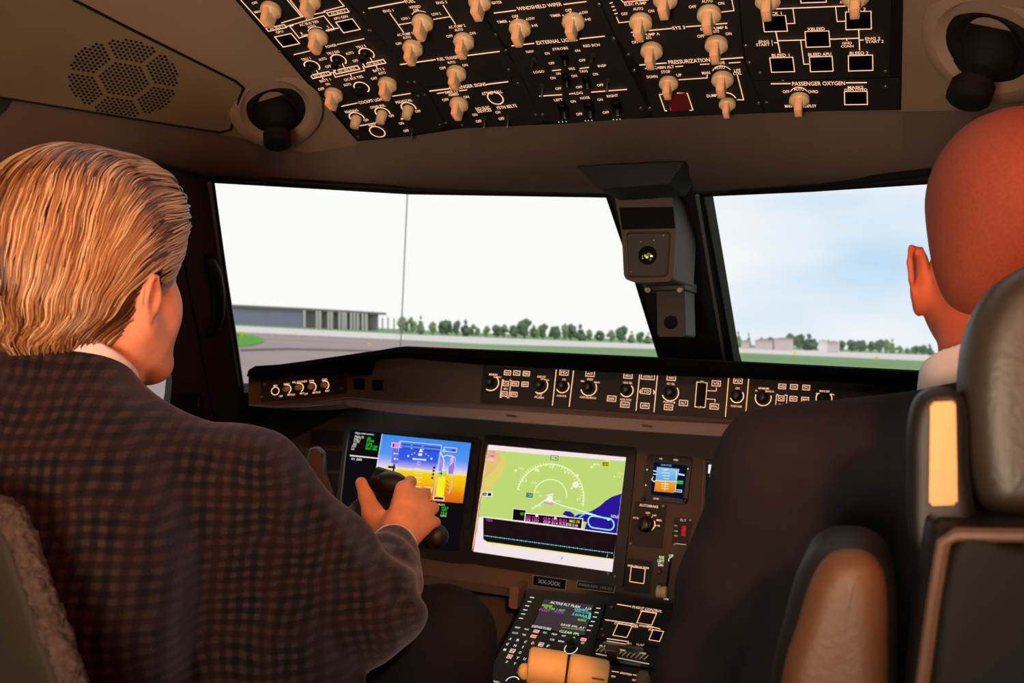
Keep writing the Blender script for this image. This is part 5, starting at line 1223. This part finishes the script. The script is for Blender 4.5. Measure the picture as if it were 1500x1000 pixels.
# hair: a combed-back cap grown over with strands
def capL(q):
    d = smin(ell(q, (0, -.022, .038), (.0875, .115, .098)), ell(q, (0, -.058, -.022), (.074, .068, .080)), .03)
    d = smin(d, ell(q, (0, .044, .080), (.066, .052, .054)), .03)
    d = smin(d, ell(q, (0, -.085, .0), (.060, .050, .075)), .03)
    d = smax(d, .90*q[:, 1] - .43*q[:, 2] - .046, .008)
    d = smax(d, .62*q[:, 1] - .79*q[:, 2] - .030, .008)
    qa = q.copy(); qa[:, 0] = np.abs(qa[:, 0])
    d = smax(d, -ell(qa, (.090, -.002, -.020), (.022, .026, .034)), .008)
    return d
def hair_mat():
    m = bpy.data.materials.new('blond_hair'); m.use_nodes = True; nt = m.node_tree; N = nt.nodes; b = N['Principled BSDF']
    a = N.new('ShaderNodeAttribute'); a.attribute_name = 'col'; nt.links.new(a.outputs['Color'], b.inputs['Base Color']); b.inputs['Roughness'].default_value = .38; b.inputs['Specular IOR Level'].default_value = .45
    return m
hmat = hair_mat()
HF = rotz(HY)
fcap = lambda P: capL((P - V3(HC)) @ HF)
cap = sdf_mesh('hair', fcap, tuple(V3(HC)-.17), tuple(V3(HC)+.17), .003, hmat, pl_)
me = cap.data; nv = len(me.vertices); co = np.zeros(nv*3, dtype=np.float32); me.vertices.foreach_get('co', co); co = co.reshape(-1, 3)
base = np.tile(np.array(lin((74, 46, 28)), dtype=np.float32), (nv, 1))
rng = np.random.default_rng(5)
NS, ST = 5200, 13
Q = ((co - V3(HC)) @ HF); seeds = Q[rng.integers(0, nv, NS*2)]; seeds = seeds[capL(seeds) < .0035][:NS]
# keep seeds on the outer side only
sk = ell(seeds, (0, -.018, .036), (.078, .102, .088)); seeds = seeds[(sk > .0)][:NS]; n_ = len(seeds)
def grad(q, f, e=.0015):
    g = np.stack([f(q + np.array(v, dtype=np.float32)*e) - f(q - np.array(v, dtype=np.float32)*e) for v in ((1, 0, 0), (0, 1, 0), (0, 0, 1))], 1); return g/(np.linalg.norm(g, axis=1)[:, None]+1e-9)
smooth_cap = lambda q: smin(smin(smin(ell(q, (0, -.022, .038), (.0875, .115, .098)), ell(q, (0, -.058, -.022), (.074, .068, .080)), .03), ell(q, (0, -.085, .0), (.060, .050, .075)), .03), ell(q, (0, .044, .080), (.066, .052, .054)), .03)
path = []; cur = seeds.copy(); ph = rng.random(n_)*6.28; lift = rng.random(n_)*.0035 - .0005 + .0035*(.5+.5*np.sin(seeds[:, 0]*95 + 2.2*np.sin(seeds[:, 1]*40) + seeds[:, 2]*30)); stp = .0052 + rng.random(n_)*.0022
for k_ in range(ST):
    g = grad(cur, smooth_cap); d0 = smooth_cap(cur); cur = cur - g*(d0 - lift)[:, None]
    path.append(cur.copy())
    a = np.clip((cur[:, 1]+.095)/.12, 0, 1); side = np.clip((np.abs(cur[:, 0])-.045)/.04, 0, 1); low = np.clip((.0-cur[:, 2])/.07, 0, 1)
    D = np.stack([-.10*np.sign(cur[:, 0])*(1-side)*0 - .35*np.sign(cur[:, 0])*low*(cur[:, 1] < -.03), -(.28+.95*a) + .25*low*(1-a), -(1-.80*a) - .15*side], 1).astype(np.float32)
    wv = np.sin(ph*.25 + cur[:, 2]*150 + np.sin(cur[:, 0]*60))*(.12+.75*low) + .10*np.sin(ph + k_*.8)
    D -= g*(D*g).sum(1)[:, None]; D /= np.linalg.norm(D, axis=1)[:, None]+1e-9
    sd = np.cross(g, D); D = D + sd*wv[:, None]*.55; D /= np.linalg.norm(D, axis=1)[:, None]
    cur = cur + D*stp[:, None]
path = np.stack(path, 1)
keep = capL(path.reshape(-1, 3)).reshape(n_, ST) < .007
ln = np.argmin(np.concatenate([keep, np.zeros((n_, 1), bool)], 1), 1)
sx_ = seeds; clump = .5 + .5*np.sin(sx_[:, 0]*95 + 2.2*np.sin(sx_[:, 1]*40) + sx_[:, 2]*30) 
tone = np.clip(.55*rng.random(n_) + .5*(clump - .5) + .22, 0, .999)
V_ = []; F_ = []; C_2 = []; pal = [lin((66, 40, 25)), lin((112, 72, 42)), lin((158, 112, 70)), lin((214, 182, 138))]
for i in range(n_):
    L_ = int(ln[i])
    if L_ < 4: continue
    p = path[i, :L_]; T = np.gradient(p, axis=0); T /= np.linalg.norm(T, axis=1)[:, None]+1e-9
    g = p - np.array([0, -.02, .02], dtype=np.float32); g /= np.linalg.norm(g, axis=1)[:, None]; Sd = np.cross(T, g); Sd /= np.linalg.norm(Sd, axis=1)[:, None]+1e-9
    c = np.array(pal[int(tone[i]*3.999)])
    fr = min(1, max(0, (seeds[i, 1]-.02)/.06)); c = c*(1-fr*.7) + np.array(lin((214, 196, 172)))*fr*.7
    b0 = len(V_)
    for j in range(L_):
        t = j/(L_-1); w_ = (.0010 if tone[i] < .7 else .0007)*(math.sin(math.pi*(.12+.8*t)))**.6
        V_.append(p[j]-Sd[j]*w_); V_.append(p[j]+Sd[j]*w_); V_.append(p[j]+g[j]*w_*1.1)
        C_2 += [c*.75, c*.75, c]
        if j:
            a0 = b0+3*(j-1); a1 = b0+3*j
            F_ += [(a0, a1, a1+2, a0+2), (a0+2, a1+2, a1+1, a0+1)]
V_ = np.array(V_, dtype=np.float32) @ HF.T + V3(HC)
allV = np.concatenate([co, V_]); me2 = bpy.data.meshes.new('hair')
pq = [tuple(p.vertices) for p in me.polygons]
me2.from_pydata(allV.tolist(), [], pq + [tuple(i+nv for i in f_) for f_ in F_]); me2.shade_smooth(); me2.materials.append(hmat)
ca = me2.color_attributes.new('col', 'FLOAT_COLOR', 'POINT'); cc = np.ones((len(allV), 4), dtype=np.float32); cc[:nv, :3] = base; cc[nv:, :3] = np.array(C_2); ca.data.foreach_set('color', cc.ravel())
cap.data = me2

# ================================================================== person on the right
HD = at_d(1478, 352, .95)
pr_ = thing('person', 'bald man in a dark suit, seen from behind in the right seat', 'person', (HD.x, HD.y-.05, .42))
NR = HD + Vector((-.0, -.03, -.22))
S1 = at_d(1150, 700, .92); E1 = at_d(1048, 985, .98); W1 = Vector((E1.x-.02, E1.y+.22, E1.z-.02))
S2 = Vector((2*HD.x - S1.x - .02, S1.y-.02, S1.z)); E2 = S2 + Vector((.05, .05, -.27)); W2_ = E2 + Vector((-.05, .23, -.02))
TC = (S1+S2)/2
hp = [Vector((TC.x+.10, .82, .50)), Vector((TC.x-.10, .82, .50))]; kn = [Vector((TC.x+.13, 1.28, .56)), Vector((TC.x-.10, 1.28, .56))]; ft = [Vector((TC.x+.13, 1.50, .10)), Vector((TC.x-.10, 1.50, .10))]
def hand2(P, w, dirx):
    d = None
    for i in range(4):
        a = w + Vector(((i-1.5)*.018, .085, -.004)); b_ = a + Vector((0, .032 - abs(i-1.3)*.004, -.012)); c = b_ + Vector((0, .016, -.022))
        e = smin(rc(P, w, a, .022, .013), chain(P, [a, b_, c], [.0105, .0095, .008], .003), .006); d = e if d is None else smin(d, e, .006)
    th = chain(P, [w + Vector((-dirx*.01, .02, 0)), w + Vector((-dirx*.042, .055, -.005)), w + Vector((-dirx*.05, .09, -.012))], [.018, .012, .009], .005)
    return smin(d, th, .01)
def bodyR(P):
    d = near(P, HD, .175, lambda p: head_sdf(p, HD, R(2), R(-3), 1.06, -.043, .92, .66))
    d = smin(d, rc(P, (HD.x, HD.y-.022, HD.z-.06), NR, .058, .066), .035)
    t = smin(rc(P, S1, S2, .045, .045), ell(P, (TC.x, TC.y, .80), (.17, .10, .26)), .06)
    t = smin(t, ell(P, (TC.x, .84, .58), (.16, .12, .16)), .06)
    for s_, e_, w_, x in ((S1, E1, W1, -1), (S2, E2, W2_, 1)):
        t = smin(t, chain(P, [s_, e_, w_], [.045, .037, .026], .02), .03); t = smin(t, near(P, w_ + Vector((0, .06, 0)), .12, lambda p: hand2(p, w_, x)), .01)
    for i in (0, 1): t = smin(t, chain(P, [hp[i], kn[i], ft[i]], [.075, .055, .04], .03), .05)
    return smin(d, t, .05)
sdf_mesh('body', bodyR, (TC.x-.42, .60, .02), (TC.x+.46, 1.62, 1.45), .004, skin('skin_ruddy', (186, 92, 62), .6), pr_)
def stub(P):
    q = to_local(P, HD, R(2), R(-3), 1.06)
    d = smin(ell(q, (0, -.018, .036), (.0775, .1015, .0875)), ell(q, (0, -.03, -.03), (.066, .066, .072)), .03)
    top = ell(q, (0, .02, .13), (.058, .085, .055)); d = smax(d, -top, .01)
    d = smax(d, .90*q[:, 1] - .43*q[:, 2] - .022, .006); d = smax(d, .62*q[:, 1] - .79*q[:, 2] - .045, .006)
    qa = q.copy(); qa[:, 0] = np.abs(qa[:, 0]); return smax(d, -ell(qa, (.088, -.006, -.042), (.022, .024, .036)), .006)
sdf_mesh('shaved_hair', stub, tuple(V3(HD)-.17), tuple(V3(HD)+.17), .0032, mat('stubble', (136, 64, 42), .7, bump=.4, bscale=1400, vary=.14, vscale=320), pr_)
suitm = mat('dark_suit_wool', (30, 27, 31), .9, bump=.4, bscale=700, spec=.1, vary=.12, vscale=60)
def coatR(P):
    t = rc(P, S1 + Vector((.0, 0, .003)), (TC.x, TC.y, S1.z+.02), .066, .075); t = smin(t, rc(P, S2, (TC.x, TC.y, S1.z+.02), .066, .075), .03)
    t = smin(t, rc(P, S1 + Vector((.03, 0, .015)), (NR.x, NR.y, NR.z-.012), .050, .072), .03); t = smin(t, rc(P, S2, (NR.x, NR.y, NR.z-.015), .055, .072), .03)
    t = smin(t, ell(P, (TC.x, TC.y-.02, .80), (.225, .135, .30)), .07); t = smin(t, ell(P, (TC.x, .84, .58), (.20, .16, .20)), .07)
    for s_, e_, w_ in ((S1, E1, W1), (S2, E2, W2_)):
        a = chain(P, [s_, s_.lerp(e_, .5), e_, w_], [.068, .066, .060, .040], .02); a = a + folds(P, .002, 50, 60, 30)
        cutv = ((P - V3(w_)) @ V3((w_-e_).normalized())); t = smin(t, smax(a, cutv, .004), .025)
    d = t + folds(P, .0012, 25, 10, 30)
    d = smax(d, -rc(P, (NR.x, NR.y+.02, NR.z+.01), (NR.x, NR.y+.01, NR.z+.14), .060, .085), .006)
    d = smax(d, P[:, 2] - (NR.z+.052) + .5*(P[:, 1]-NR.y), .006)
    return smax(d, .46 - P[:, 2], .01)
sdf_mesh('suit_jacket', coatR, (TC.x-.42, .56, .44), (TC.x+.46, 1.46, NR.z+.12), .005, suitm, pr_)
def collarR(P):
    ax = rc(P, (NR.x, NR.y+.002, NR.z-.04), (NR.x, NR.y, NR.z+.14), .084, .074); d = np.abs(ax) - .0022
    h_ = P[:, 2] - (NR.z+.084 - .45*(P[:, 1]-NR.y)); return smax(smax(d, h_, .003), -(h_ + .11), .003)
sdf_mesh('shirt_collar', collarR, (NR.x-.12, NR.y-.12, NR.z-.1), (NR.x+.12, NR.y+.14, NR.z+.14), .0025, white, pr_)
sdf_mesh('trousers', lambda P: trous(P, hp[0], hp[1], kn[0], kn[1], ft[0], ft[1]), (TC.x-.26, .66, .0), (TC.x+.30, 1.64, .72), .008, troum, pr_)
# ------------------------------------------------------------------ seats
def pillow(pts, vec, r, name, m, parent, seg=5, sub=0):
    """soft-edged slab: outline (3D, planar) extruded along vec with rounded rims of radius r"""
    pts = [Vector(p) for p in pts]; vec = Vector(vec); n = len(pts); d = vec.normalized(); T = vec.length
    nrm = Vector((0, 0, 0))
    for i in range(n): nrm += (pts[i]-pts[0]).cross(pts[(i+1) % n]-pts[0])
    nrm.normalize(); inn = []
    for i in range(n):
        t = (pts[(i+1) % n]-pts[i-1]).normalized(); v = nrm.cross(t); inn.append(v.normalized())
    for _ in range(5): inn = [(inn[i-1] + inn[i]*2 + inn[(i+1) % n])/4 for i in range(n)]
    prof = [(r*(1-math.cos(a)), r*(1-math.sin(a))) for a in [math.pi/2*k/seg for k in range(seg+1)]]  # (depth-ish, inset)
    rings = [(0*T + r*(1-math.sin(math.pi/2*k/seg)), r*(1-math.cos(math.pi/2*k/seg))) for k in range(seg, -1, -1)]
    rings = [(dz, ins) for dz, ins in rings] + [(T-dz, ins) for dz, ins in rings[::-1]]
    V = []; Fc = []
    for dz, ins in rings:
        for i in range(n): V.append(pts[i] + d*dz + inn[i]*ins)
    k = len(rings)
    for a in range(k-1):
        for i in range(n): Fc.append((a*n+i, a*n+(i+1) % n, (a+1)*n+(i+1) % n, (a+1)*n+i))
    for base, sg in ((0, -1), ((k-1)*n, 1)):
        c = sum((V[base+i] for i in range(n)), Vector())/n; prev = base
        for q in range(1, 7):
            s_ = 1 - q/7; st = len(V)
            for i in range(n): V.append(c + (V[base+i]-c)*s_ + d*sg*r*.02*(1-s_*s_))
            for i in range(n): Fc.append((prev+i, prev+(i+1) % n, st+(i+1) % n, st+i))
            prev = st
        V.append(c + d*sg*r*.02)
        for i in range(n): Fc.append((len(V)-1, prev+i, prev+(i+1) % n))
    o = mesh_obj(name, V, Fc, m, parent, True)
    bm = bmesh.new(); bm.from_mesh(o.data); bmesh.ops.recalc_face_normals(bm, faces=bm.faces[:]); bm.to_mesh(o.data); bm.free()
    return o
def spl(pts, n=4):
    out = []; N_ = len(pts)
    for i in range(N_):
        p0, p1, p2, p3 = (Vector(pts[(i+j-1) % N_]) for j in range(4))
        for k in range(n):
            t = k/n; out.append(tuple(.5*((2*p1) + (p2-p0)*t + (2*p0-5*p1+4*p2-p3)*t*t + (3*p1-p0-3*p2+p3)*t**3)))
    return out
leather = mat('grey_brown_leather', (46, 40, 33), .45, bump=.25, bscale=160, vary=.12, vscale=25, spec=.5)
leatherb = mat('tan_brown_leather', (84, 55, 36), .5, bump=.25, bscale=200, vary=.12, vscale=20)
padblk = mat('seat_black', (16, 15, 15), .5, spec=.4, bump=.1, bscale=300)
rs = thing('pilot_seat', 'dark leather seat with a tan armrest and a bright metal strip beside its headrest', 'seat', (.62, .62, 0))
Y1 = .70
P = [at_Y(x, y, Y1) for x, y in spl([(1411, 600), (1413, 530), (1424, 480), (1446, 435), (1478, 402), (1530, 380), (1640, 372), (1780, 400), (1830, 520), (1824, 690), (1800, 745), (1740, 768), (1620, 774), (1500, 770), (1446, 752), (1420, 700)])]
pillow(P, (0, .09, 0), .024, 'headrest', leather, rs)
P = [at_Y(x, y, Y1-.012) for x, y in spl([(1329, 690), (1331, 625), (1342, 588), (1366, 571), (1400, 573), (1417, 600), (1422, 700), (1432, 790), (1380, 830), (1334, 800)])]
pillow(P, (0, .06, 0), .010, 'side_frame', padblk, rs)
P = [at_Y(x, y, Y1-.016) for x, y in rquad([(1363, 589), (1400, 587), (1403, 739), (1361, 741)], 5)]
b = MB(); b.prism(P, (0, .012, 0), .0015); b.build('metal_strip', mat('satin_brass_metal', (178, 126, 80), .42, metal=.35), rs)
P = [at_Y(x, y, Y1-.04) for x, y in spl([(1352, 800), (1372, 772), (1400, 768), (1500, 772), (1700, 780), (1880, 800), (1900, 1300), (1600, 1600), (1300, 1600), (1318, 1150)])]
pillow(P, (0, .10, 0), .018, 'backrest', padblk, rs)
P = [at_Y(x, y, Y1-.055) for x, y in spl([(1390, 800), (1500, 797), (1700, 803), (1860, 830), (1860, 1300), (1600, 1500), (1330, 1500), (1346, 1150)])]
pillow(P, (0, .03, 0), .010, 'backrest_panel', mat('back_shell_dark', (11, 8, 7), .65, spec=.2), rs)
b = MB(); b.tube([at_Y(x, y, Y1-.052) for x, y in [(1337, 1150), (1352, 1000), (1368, 880), (1382, 795), (1400, 782), (1600, 785)]], .0045, 8); b.build('trim_rail', mat('rail_brown', (92, 68, 54), .5, spec=.3), rs)  # paler tube drawn as the highlight along the dark backrest rim
P = [at_Y(x, y, Y1-.03) for x, y in spl([(1124, 1010), (1146, 910), (1164, 845), (1188, 810), (1225, 799), (1272, 806), (1302, 832), (1314, 880), (1316, 1010), (1318, 1250), (1100, 1250)])]
pillow(P, (0, .10, 0), .022, 'armrest', padblk, rs)
P = [at_Y(x, y, Y1-.040) for x, y in spl([(1140, 1010), (1164, 920), (1184, 855), (1206, 822), (1232, 812), (1268, 816), (1290, 838), (1300, 880), (1302, 1010), (1302, 1250), (1120, 1250)])]
pillow(P, (0, .05, 0), .018, 'armrest_pad', leatherb, rs)
b = MB(); b.box(Matrix.Translation((.62, .95, .36)), .50, .50, .14, .04, 3); b.build('seat_cushion', leather, rs)
b = MB(); b.box(Matrix.Translation((.62, .95, .145)), .30, .36, .29, .01); b.build('seat_base', padblk, rs)

ls = thing('pilot_seat', 'grey seat with a fuzzy sheepskin edge behind the man in the checked blazer', 'seat', (-.36, .66, 0))
edge = [(-60, 735), (-20, 741), (0, 747), (16, 756), (30, 785), (44, 826), (60, 870), (78, 925), (98, 975), (116, 1030), (128, 1120), (110, 1300)]
Yl = .575
pe = [at_Y(x, y, Yl) for x, y in edge]
P = [at_Y(x-24, y+4, Yl) for x, y in edge] + [Vector((-.62, Yl, .40)), Vector((-.62, Yl, .90)), Vector((-.55, Yl, pe[0].z+.02)), Vector((-.45, Yl, pe[0].z+.02))]
pillow(P, (0, .02, 0), .009, 'backrest', mat('seat_shell_grey', (46, 42, 33), .75, bump=.3, bscale=300, vary=.15, vscale=12), ls)
b = MB(); dense = []
for a, c in zip(pe, pe[1:]):
    for k in range(10): dense.append(a.lerp(c, k/10) + Vector((-.004, .004, 0)))
b.tube(dense, .0115, 14)
rr = random.Random(4)
o = b.build('sheepskin_edge', mat('sheepskin', (82, 68, 62), .95, bump=1.0, bscale=260, vary=.35, vscale=140, spec=.05), ls, sub=2)
tx_ = bpy.data.textures.new('fluff', 'CLOUDS'); tx_.noise_scale = .009; md = o.modifiers.new('d', 'DISPLACE'); md.texture = tx_; md.strength = .007; md.texture_coords = 'LOCAL'
b = MB(); b.box(Matrix.Translation((-.38, .90, .36)), .46, .50, .14, .04, 3); b.build('seat_cushion', leather, ls)
b = MB(); b.box(Matrix.Translation((-.38, .90, .145)), .30, .36, .29, .01); b.build('seat_base', padblk, ls)

# ------------------------------------------------------------------ control yoke
yk = thing('control_yoke', 'grey and black control yoke gripped by the man in the checked blazer', 'yoke', (-.3, 1.5, 0))
greyp = mat('yoke_grey', (88, 82, 78), .6, bump=.1, bscale=400)
hub = at_d(492, 772, 1.56)
b = MB(); b.tube([at_d(487, 690, 1.60), at_d(490, 740, 1.58), hub, at_d(494, 830, 1.60), Vector((at_d(494, 830, 1.6).x, at_d(494, 830, 1.6).y+.05, .25)), Vector((at_d(494, 830, 1.6).x, at_d(494, 830, 1.6).y+.08, 0))][2:], [.040, .032, .030, .032], 16); b.build('column', padblk, yk)
b = MB(); b.prism([at_d(x, y, 1.53) for x, y in [(552, 712), (530, 724), (500, 752), (476, 772), (474, 790), (492, 800), (512, 788), (545, 758), (575, 735)]], CW*.03, .005); b.build('right_arm', greyp, yk)
b = MB(); b.prism([at_d(x, y, 1.55) for x, y in [(446, 660), (462, 655), (474, 665), (470, 700), (484, 740), (508, 770), (500, 798), (480, 800), (458, 770), (444, 730), (440, 700)]], CW*.03, .005); b.build('left_arm', greyp, yk)
b = MB(); b.tube([H(548, 698, .040), H(566, 706, .036), H(590, 728, .038), H(612, 756, .038), H(632, 784, .036), H(640, 797, .034)], [.018, .021, .018, .018, .019, .016], 18); b.ball(Matrix.Translation(H(570, 706, .030)) @ Matrix.Diagonal((.032, .024, .018, 1)), 1, 20)
b.ball(Matrix.Translation(H(640, 785, .032)), .019, 16); b.build('right_grip', mat('grip_black', (22, 21, 22), .45, spec=.5), yk)
M = Matrix.Translation(H(549, 709, .010)) @ (-CW + CR*-.3).to_track_quat('Z', 'Y').to_matrix().to_4x4()
b = MB(); b.lathe(M, [(.011, -.004), (.011, .002), (.0085, .003), (.0085, .0015), (.005, .0015), (.0045, .007), (.003, .008)], 20); b.build('trim_switch', rubber, yk)
b = MB(); b.tube([at_d(441, 655, 1.45), at_d(432, 675, 1.44), at_d(430, 705, 1.44), at_d(438, 740, 1.45)], [.015, .020, .020, .017], 16); b.build('left_grip', _mc['grip_black'], yk)
for x, y in ((423, 708), (433, 709), (437, 690)):
    b = MB(); b.ball(Matrix.Translation(at_d(x, y, 1.42)), .0022, 8); b.build('grip_button', mat('shiny_button', (190, 190, 190), .15, metal=.9), yk)  # tiny chrome balls stand in for highlights on the black grip

# ------------------------------------------------------------------ centre post camera unit
cu = thing('post_camera', 'boxy camera unit with a small yellow green light hanging on the center window post', 'camera', at_Y(950, 340, 1.76))
YB = 1.77
bm_ = mat('camera_housing', (80, 66, 60), .65, bump=.2, bscale=400)
b = MB(); b.prism([at_Y(x, y, YB) for x, y in rquad([(899, 282), (984, 279), (990, 338), (986, 412), (930, 414), (914, 408), (911, 345)], 6)], (0, .20, 0), .004); b.build('housing', bm_, cu)
PB = Plane(at_Y(950, 340, YB), (0, -1, 0), (0, 0, 1))
poly_plane('black_band', PB, [(907, 304), (986, 303), (989, 334), (911, 336)], blackm, cu, thick=.002, off=.002)
b = MB()
q = rquad([(918, 341), (981, 340), (977, 404), (920, 405)], 6); b.tube([PB.hit(x, y, .001) for x, y in q + q[:1]], .0022, 6); b.build('face_rim', mat('rim_dark_brown', (52, 38, 32), .5), cu)
poly_plane('face_plate', PB, rquad([(921, 344), (978, 343), (974, 401), (923, 402)], 5), mat('face_brown', (50, 40, 35), .5), cu, thick=.001, off=.0015)
M = PB.frame(949, 374, .001)
b = MB(); b.lathe(M, [(.018, 0), (.018, .006), (.014, .008), (.0115, .004), (.011, .003)], 24); b.build('lens_ring', blackm, cu)
kk = Marks(PB, .0055); rr = random.Random(2)
for i in range(16): kk.disc(949 + rr.gauss(0, 4.0), 375 + rr.gauss(0, 3.4), rr.uniform(.8, 1.9), rr.choice([(250, 240, 130), (190, 190, 60), (255, 250, 190), (120, 110, 30)]))
kk.build('indicator_light', cu)
for x, y in ((939, 354), (958, 352), (972, 345), (925, 398)): place('scr', k_screw, 'screw', PB.frame(x, y, .0015) @ Matrix.Diagonal((.7, .7, .7, 1)), cu)
bk = thing('post_bracket', 'small dark bracket with a round knob below the camera unit on the window post', 'bracket', at_Y(983, 460, 1.90))
YC = 1.92
b = MB(); b.prism([at_Y(x, y, YC) for x, y in rquad([(962, 416), (1003, 416), (1005, 493), (963, 493)], 3)], (0, .10, 0), .003); b.build('bracket_body', mat('bracket_dark', (52, 46, 44), .6), bk)
PC = Plane(at_Y(983, 460, YC), (0, -1, 0), (0, 0, 1))
b = MB(); b.lathe(PC.frame(983, 472, .001), [(.014, 0), (.014, .006), (.009, .01)], 20); b.build('round_knob', blackm, bk)
b = MB(); b.prism([at_Y(x, y, YC-.03) for x, y in [(940, 412), (1003, 410), (1003, 424), (944, 426)]], (0, .13, 0), .002); b.build('top_flange', frame_m, bk)
for x, y in ((950, 425), (996, 425)): place('scr2', k_screw, 'screw', Plane(at_Y(983, 460, YC-.032), (0, -1, 0), (0, 0, 1)).frame(x, y, .0) @ Matrix.Diagonal((2.4, 2.4, 2.4, 1)), bk)
b = MB(); b.prism([at_Y(x, y, 1.60) for x, y in [(843, 243), (1003, 236), (980, 270), (878, 277)]], (0, .14, 0), .003)
tag(b.build('visor_mount', mat('mount_black', (24, 20, 19), .8)), 'dark tapering mount on the ceiling above the camera unit', 'mount')

# grab handle on the side post and small latch
gh = thing('grab_handle', 'curved black grab handle on the dark window post left of the windshield', 'handle', WL.hit(318, 430))
b = MB(); b.tube([WL.hit(x, y, o_) for x, y, o_ in [(306, 378, .0), (309, 385, .03), (316, 400, .04), (321, 430, .042), (321, 460, .04), (314, 480, .03), (308, 486, .0)]], .012, 12); b.build('handle_bar', mat('handle_rubber', (8, 8, 8), .6, spec=.2), gh)
wl_ = thing('window_latch', 'tiny latch with two shiny pins low on the side window post', 'latch', SL.hit(282, 595))
poly_plane('latch_plate', SL, rquad([(266, 578), (298, 580), (300, 612), (268, 612)], 3), rubber, wl_, thick=.01, off=.012)
for x in (273, 290):
    b = MB(); b.tube([SL.hit(x, 582, .016), SL.hit(x+1, 596, .018)], .0016, 8); b.build('pin', mat('pin_chrome', (200, 200, 205), .15, metal=1), wl_)

# ------------------------------------------------------------------ lower surroundings
dark = mat('footwell_dark', (20, 18, 17), .9, spec=.1)
wallbox('wall_front', (-1.7, 2.58, 0), (2.3, 2.64, .92), dark)
wallbox('wall_left_lower', (-1.42, .3, 0), (-1.36, 2.6, .80), dark)
sc_ = MB(); sc_.box(Matrix.Translation((-1.0, 1.0, .36)), .36, 1.5, .70, .03, 3)
tag(sc_.build('side_console', dark), 'dark side console along the left wall beside the man in the checked blazer', 'console')
kp = MB(); kp.prism([MP.hit(x, y, -.03) for x, y in [(640, 846), (760, 864), (772, 905), (730, 1390), (640, 1380)]], (0, .1, 0), .004)
tag(kp.build('knee_panel', mat('knee_panel_dark', (40, 35, 32), .8)), 'dark knee panel under the left side of the map display', 'panel')
sp = MB(); sp.prism([MP.hit(x, y, .05) for x, y in rquad([(747, 858), (760, 860), (757, 892), (745, 890)], 2)], (0, .06, 0), .002)
tag(sp.build('latch_block', mat('latch_block_tan', (84, 68, 60), .6)), 'small tan block under the registration plate beside the keypad', 'block')
# ------------------------------------------------------------------ lights
def area(name, loc, target, size, rgb, power, spread=180):
    l = bpy.data.lights.new(name, 'AREA'); l.size = size; l.color = rgb; l.energy = power; l.spread = R(spread)
    o = bpy.data.objects.new(name, l); o.location = loc
    o.rotation_euler = (Vector(target)-Vector(loc)).to_track_quat('-Z', 'Y').to_euler(); link(o); return o
area('cabin_lamp', (1.15, -.55, 1.62), (-.36, .78, 1.18), .12, (1.0, .25, .08), .85, 30)
area('reading_lamp', (.95, -.45, 1.75), (.62, 1.05, 1.22), .12, (1.0, .24, .07), .6, 28)  # second narrow red spot, added to light the bald man's head
area('map_lamp', (.95, -.5, 1.7), (-.06, 1.42, .78), .10, (1.0, .42, .16), .8, 20)  # narrow orange spot added to brighten the hand and thrust levers
area('dome_lamp', (-.1, -.8, 2.2), (0, 1.4, .8), .6, (1.0, .70, .50), 8)
area('up_lamp', (.3, -.45, .95), (.05, 1.2, 1.85), .4, (1.0, .73, .51), 9.5, 105)
# ------------------------------------------------------------------ camera
cd = bpy.data.cameras.new('camera'); cd.sensor_width = 36; cd.lens = F/1500*36; cd.clip_start = .01; cd.clip_end = 6000
cd.dof.use_dof = True; cd.dof.focus_distance = 1.35; cd.dof.aperture_fstop = 8
co = bpy.data.objects.new('camera', cd); COL.objects.link(co)
co.matrix_world = Matrix(((CR.x, CU.x, -CW.x, CAM.x), (CR.y, CU.y, -CW.y, CAM.y), (CR.z, CU.z, -CW.z, CAM.z), (0, 0, 0, 1)))
sc = bpy.context.scene; sc.camera = co; sc.view_settings.view_transform = 'Standard'
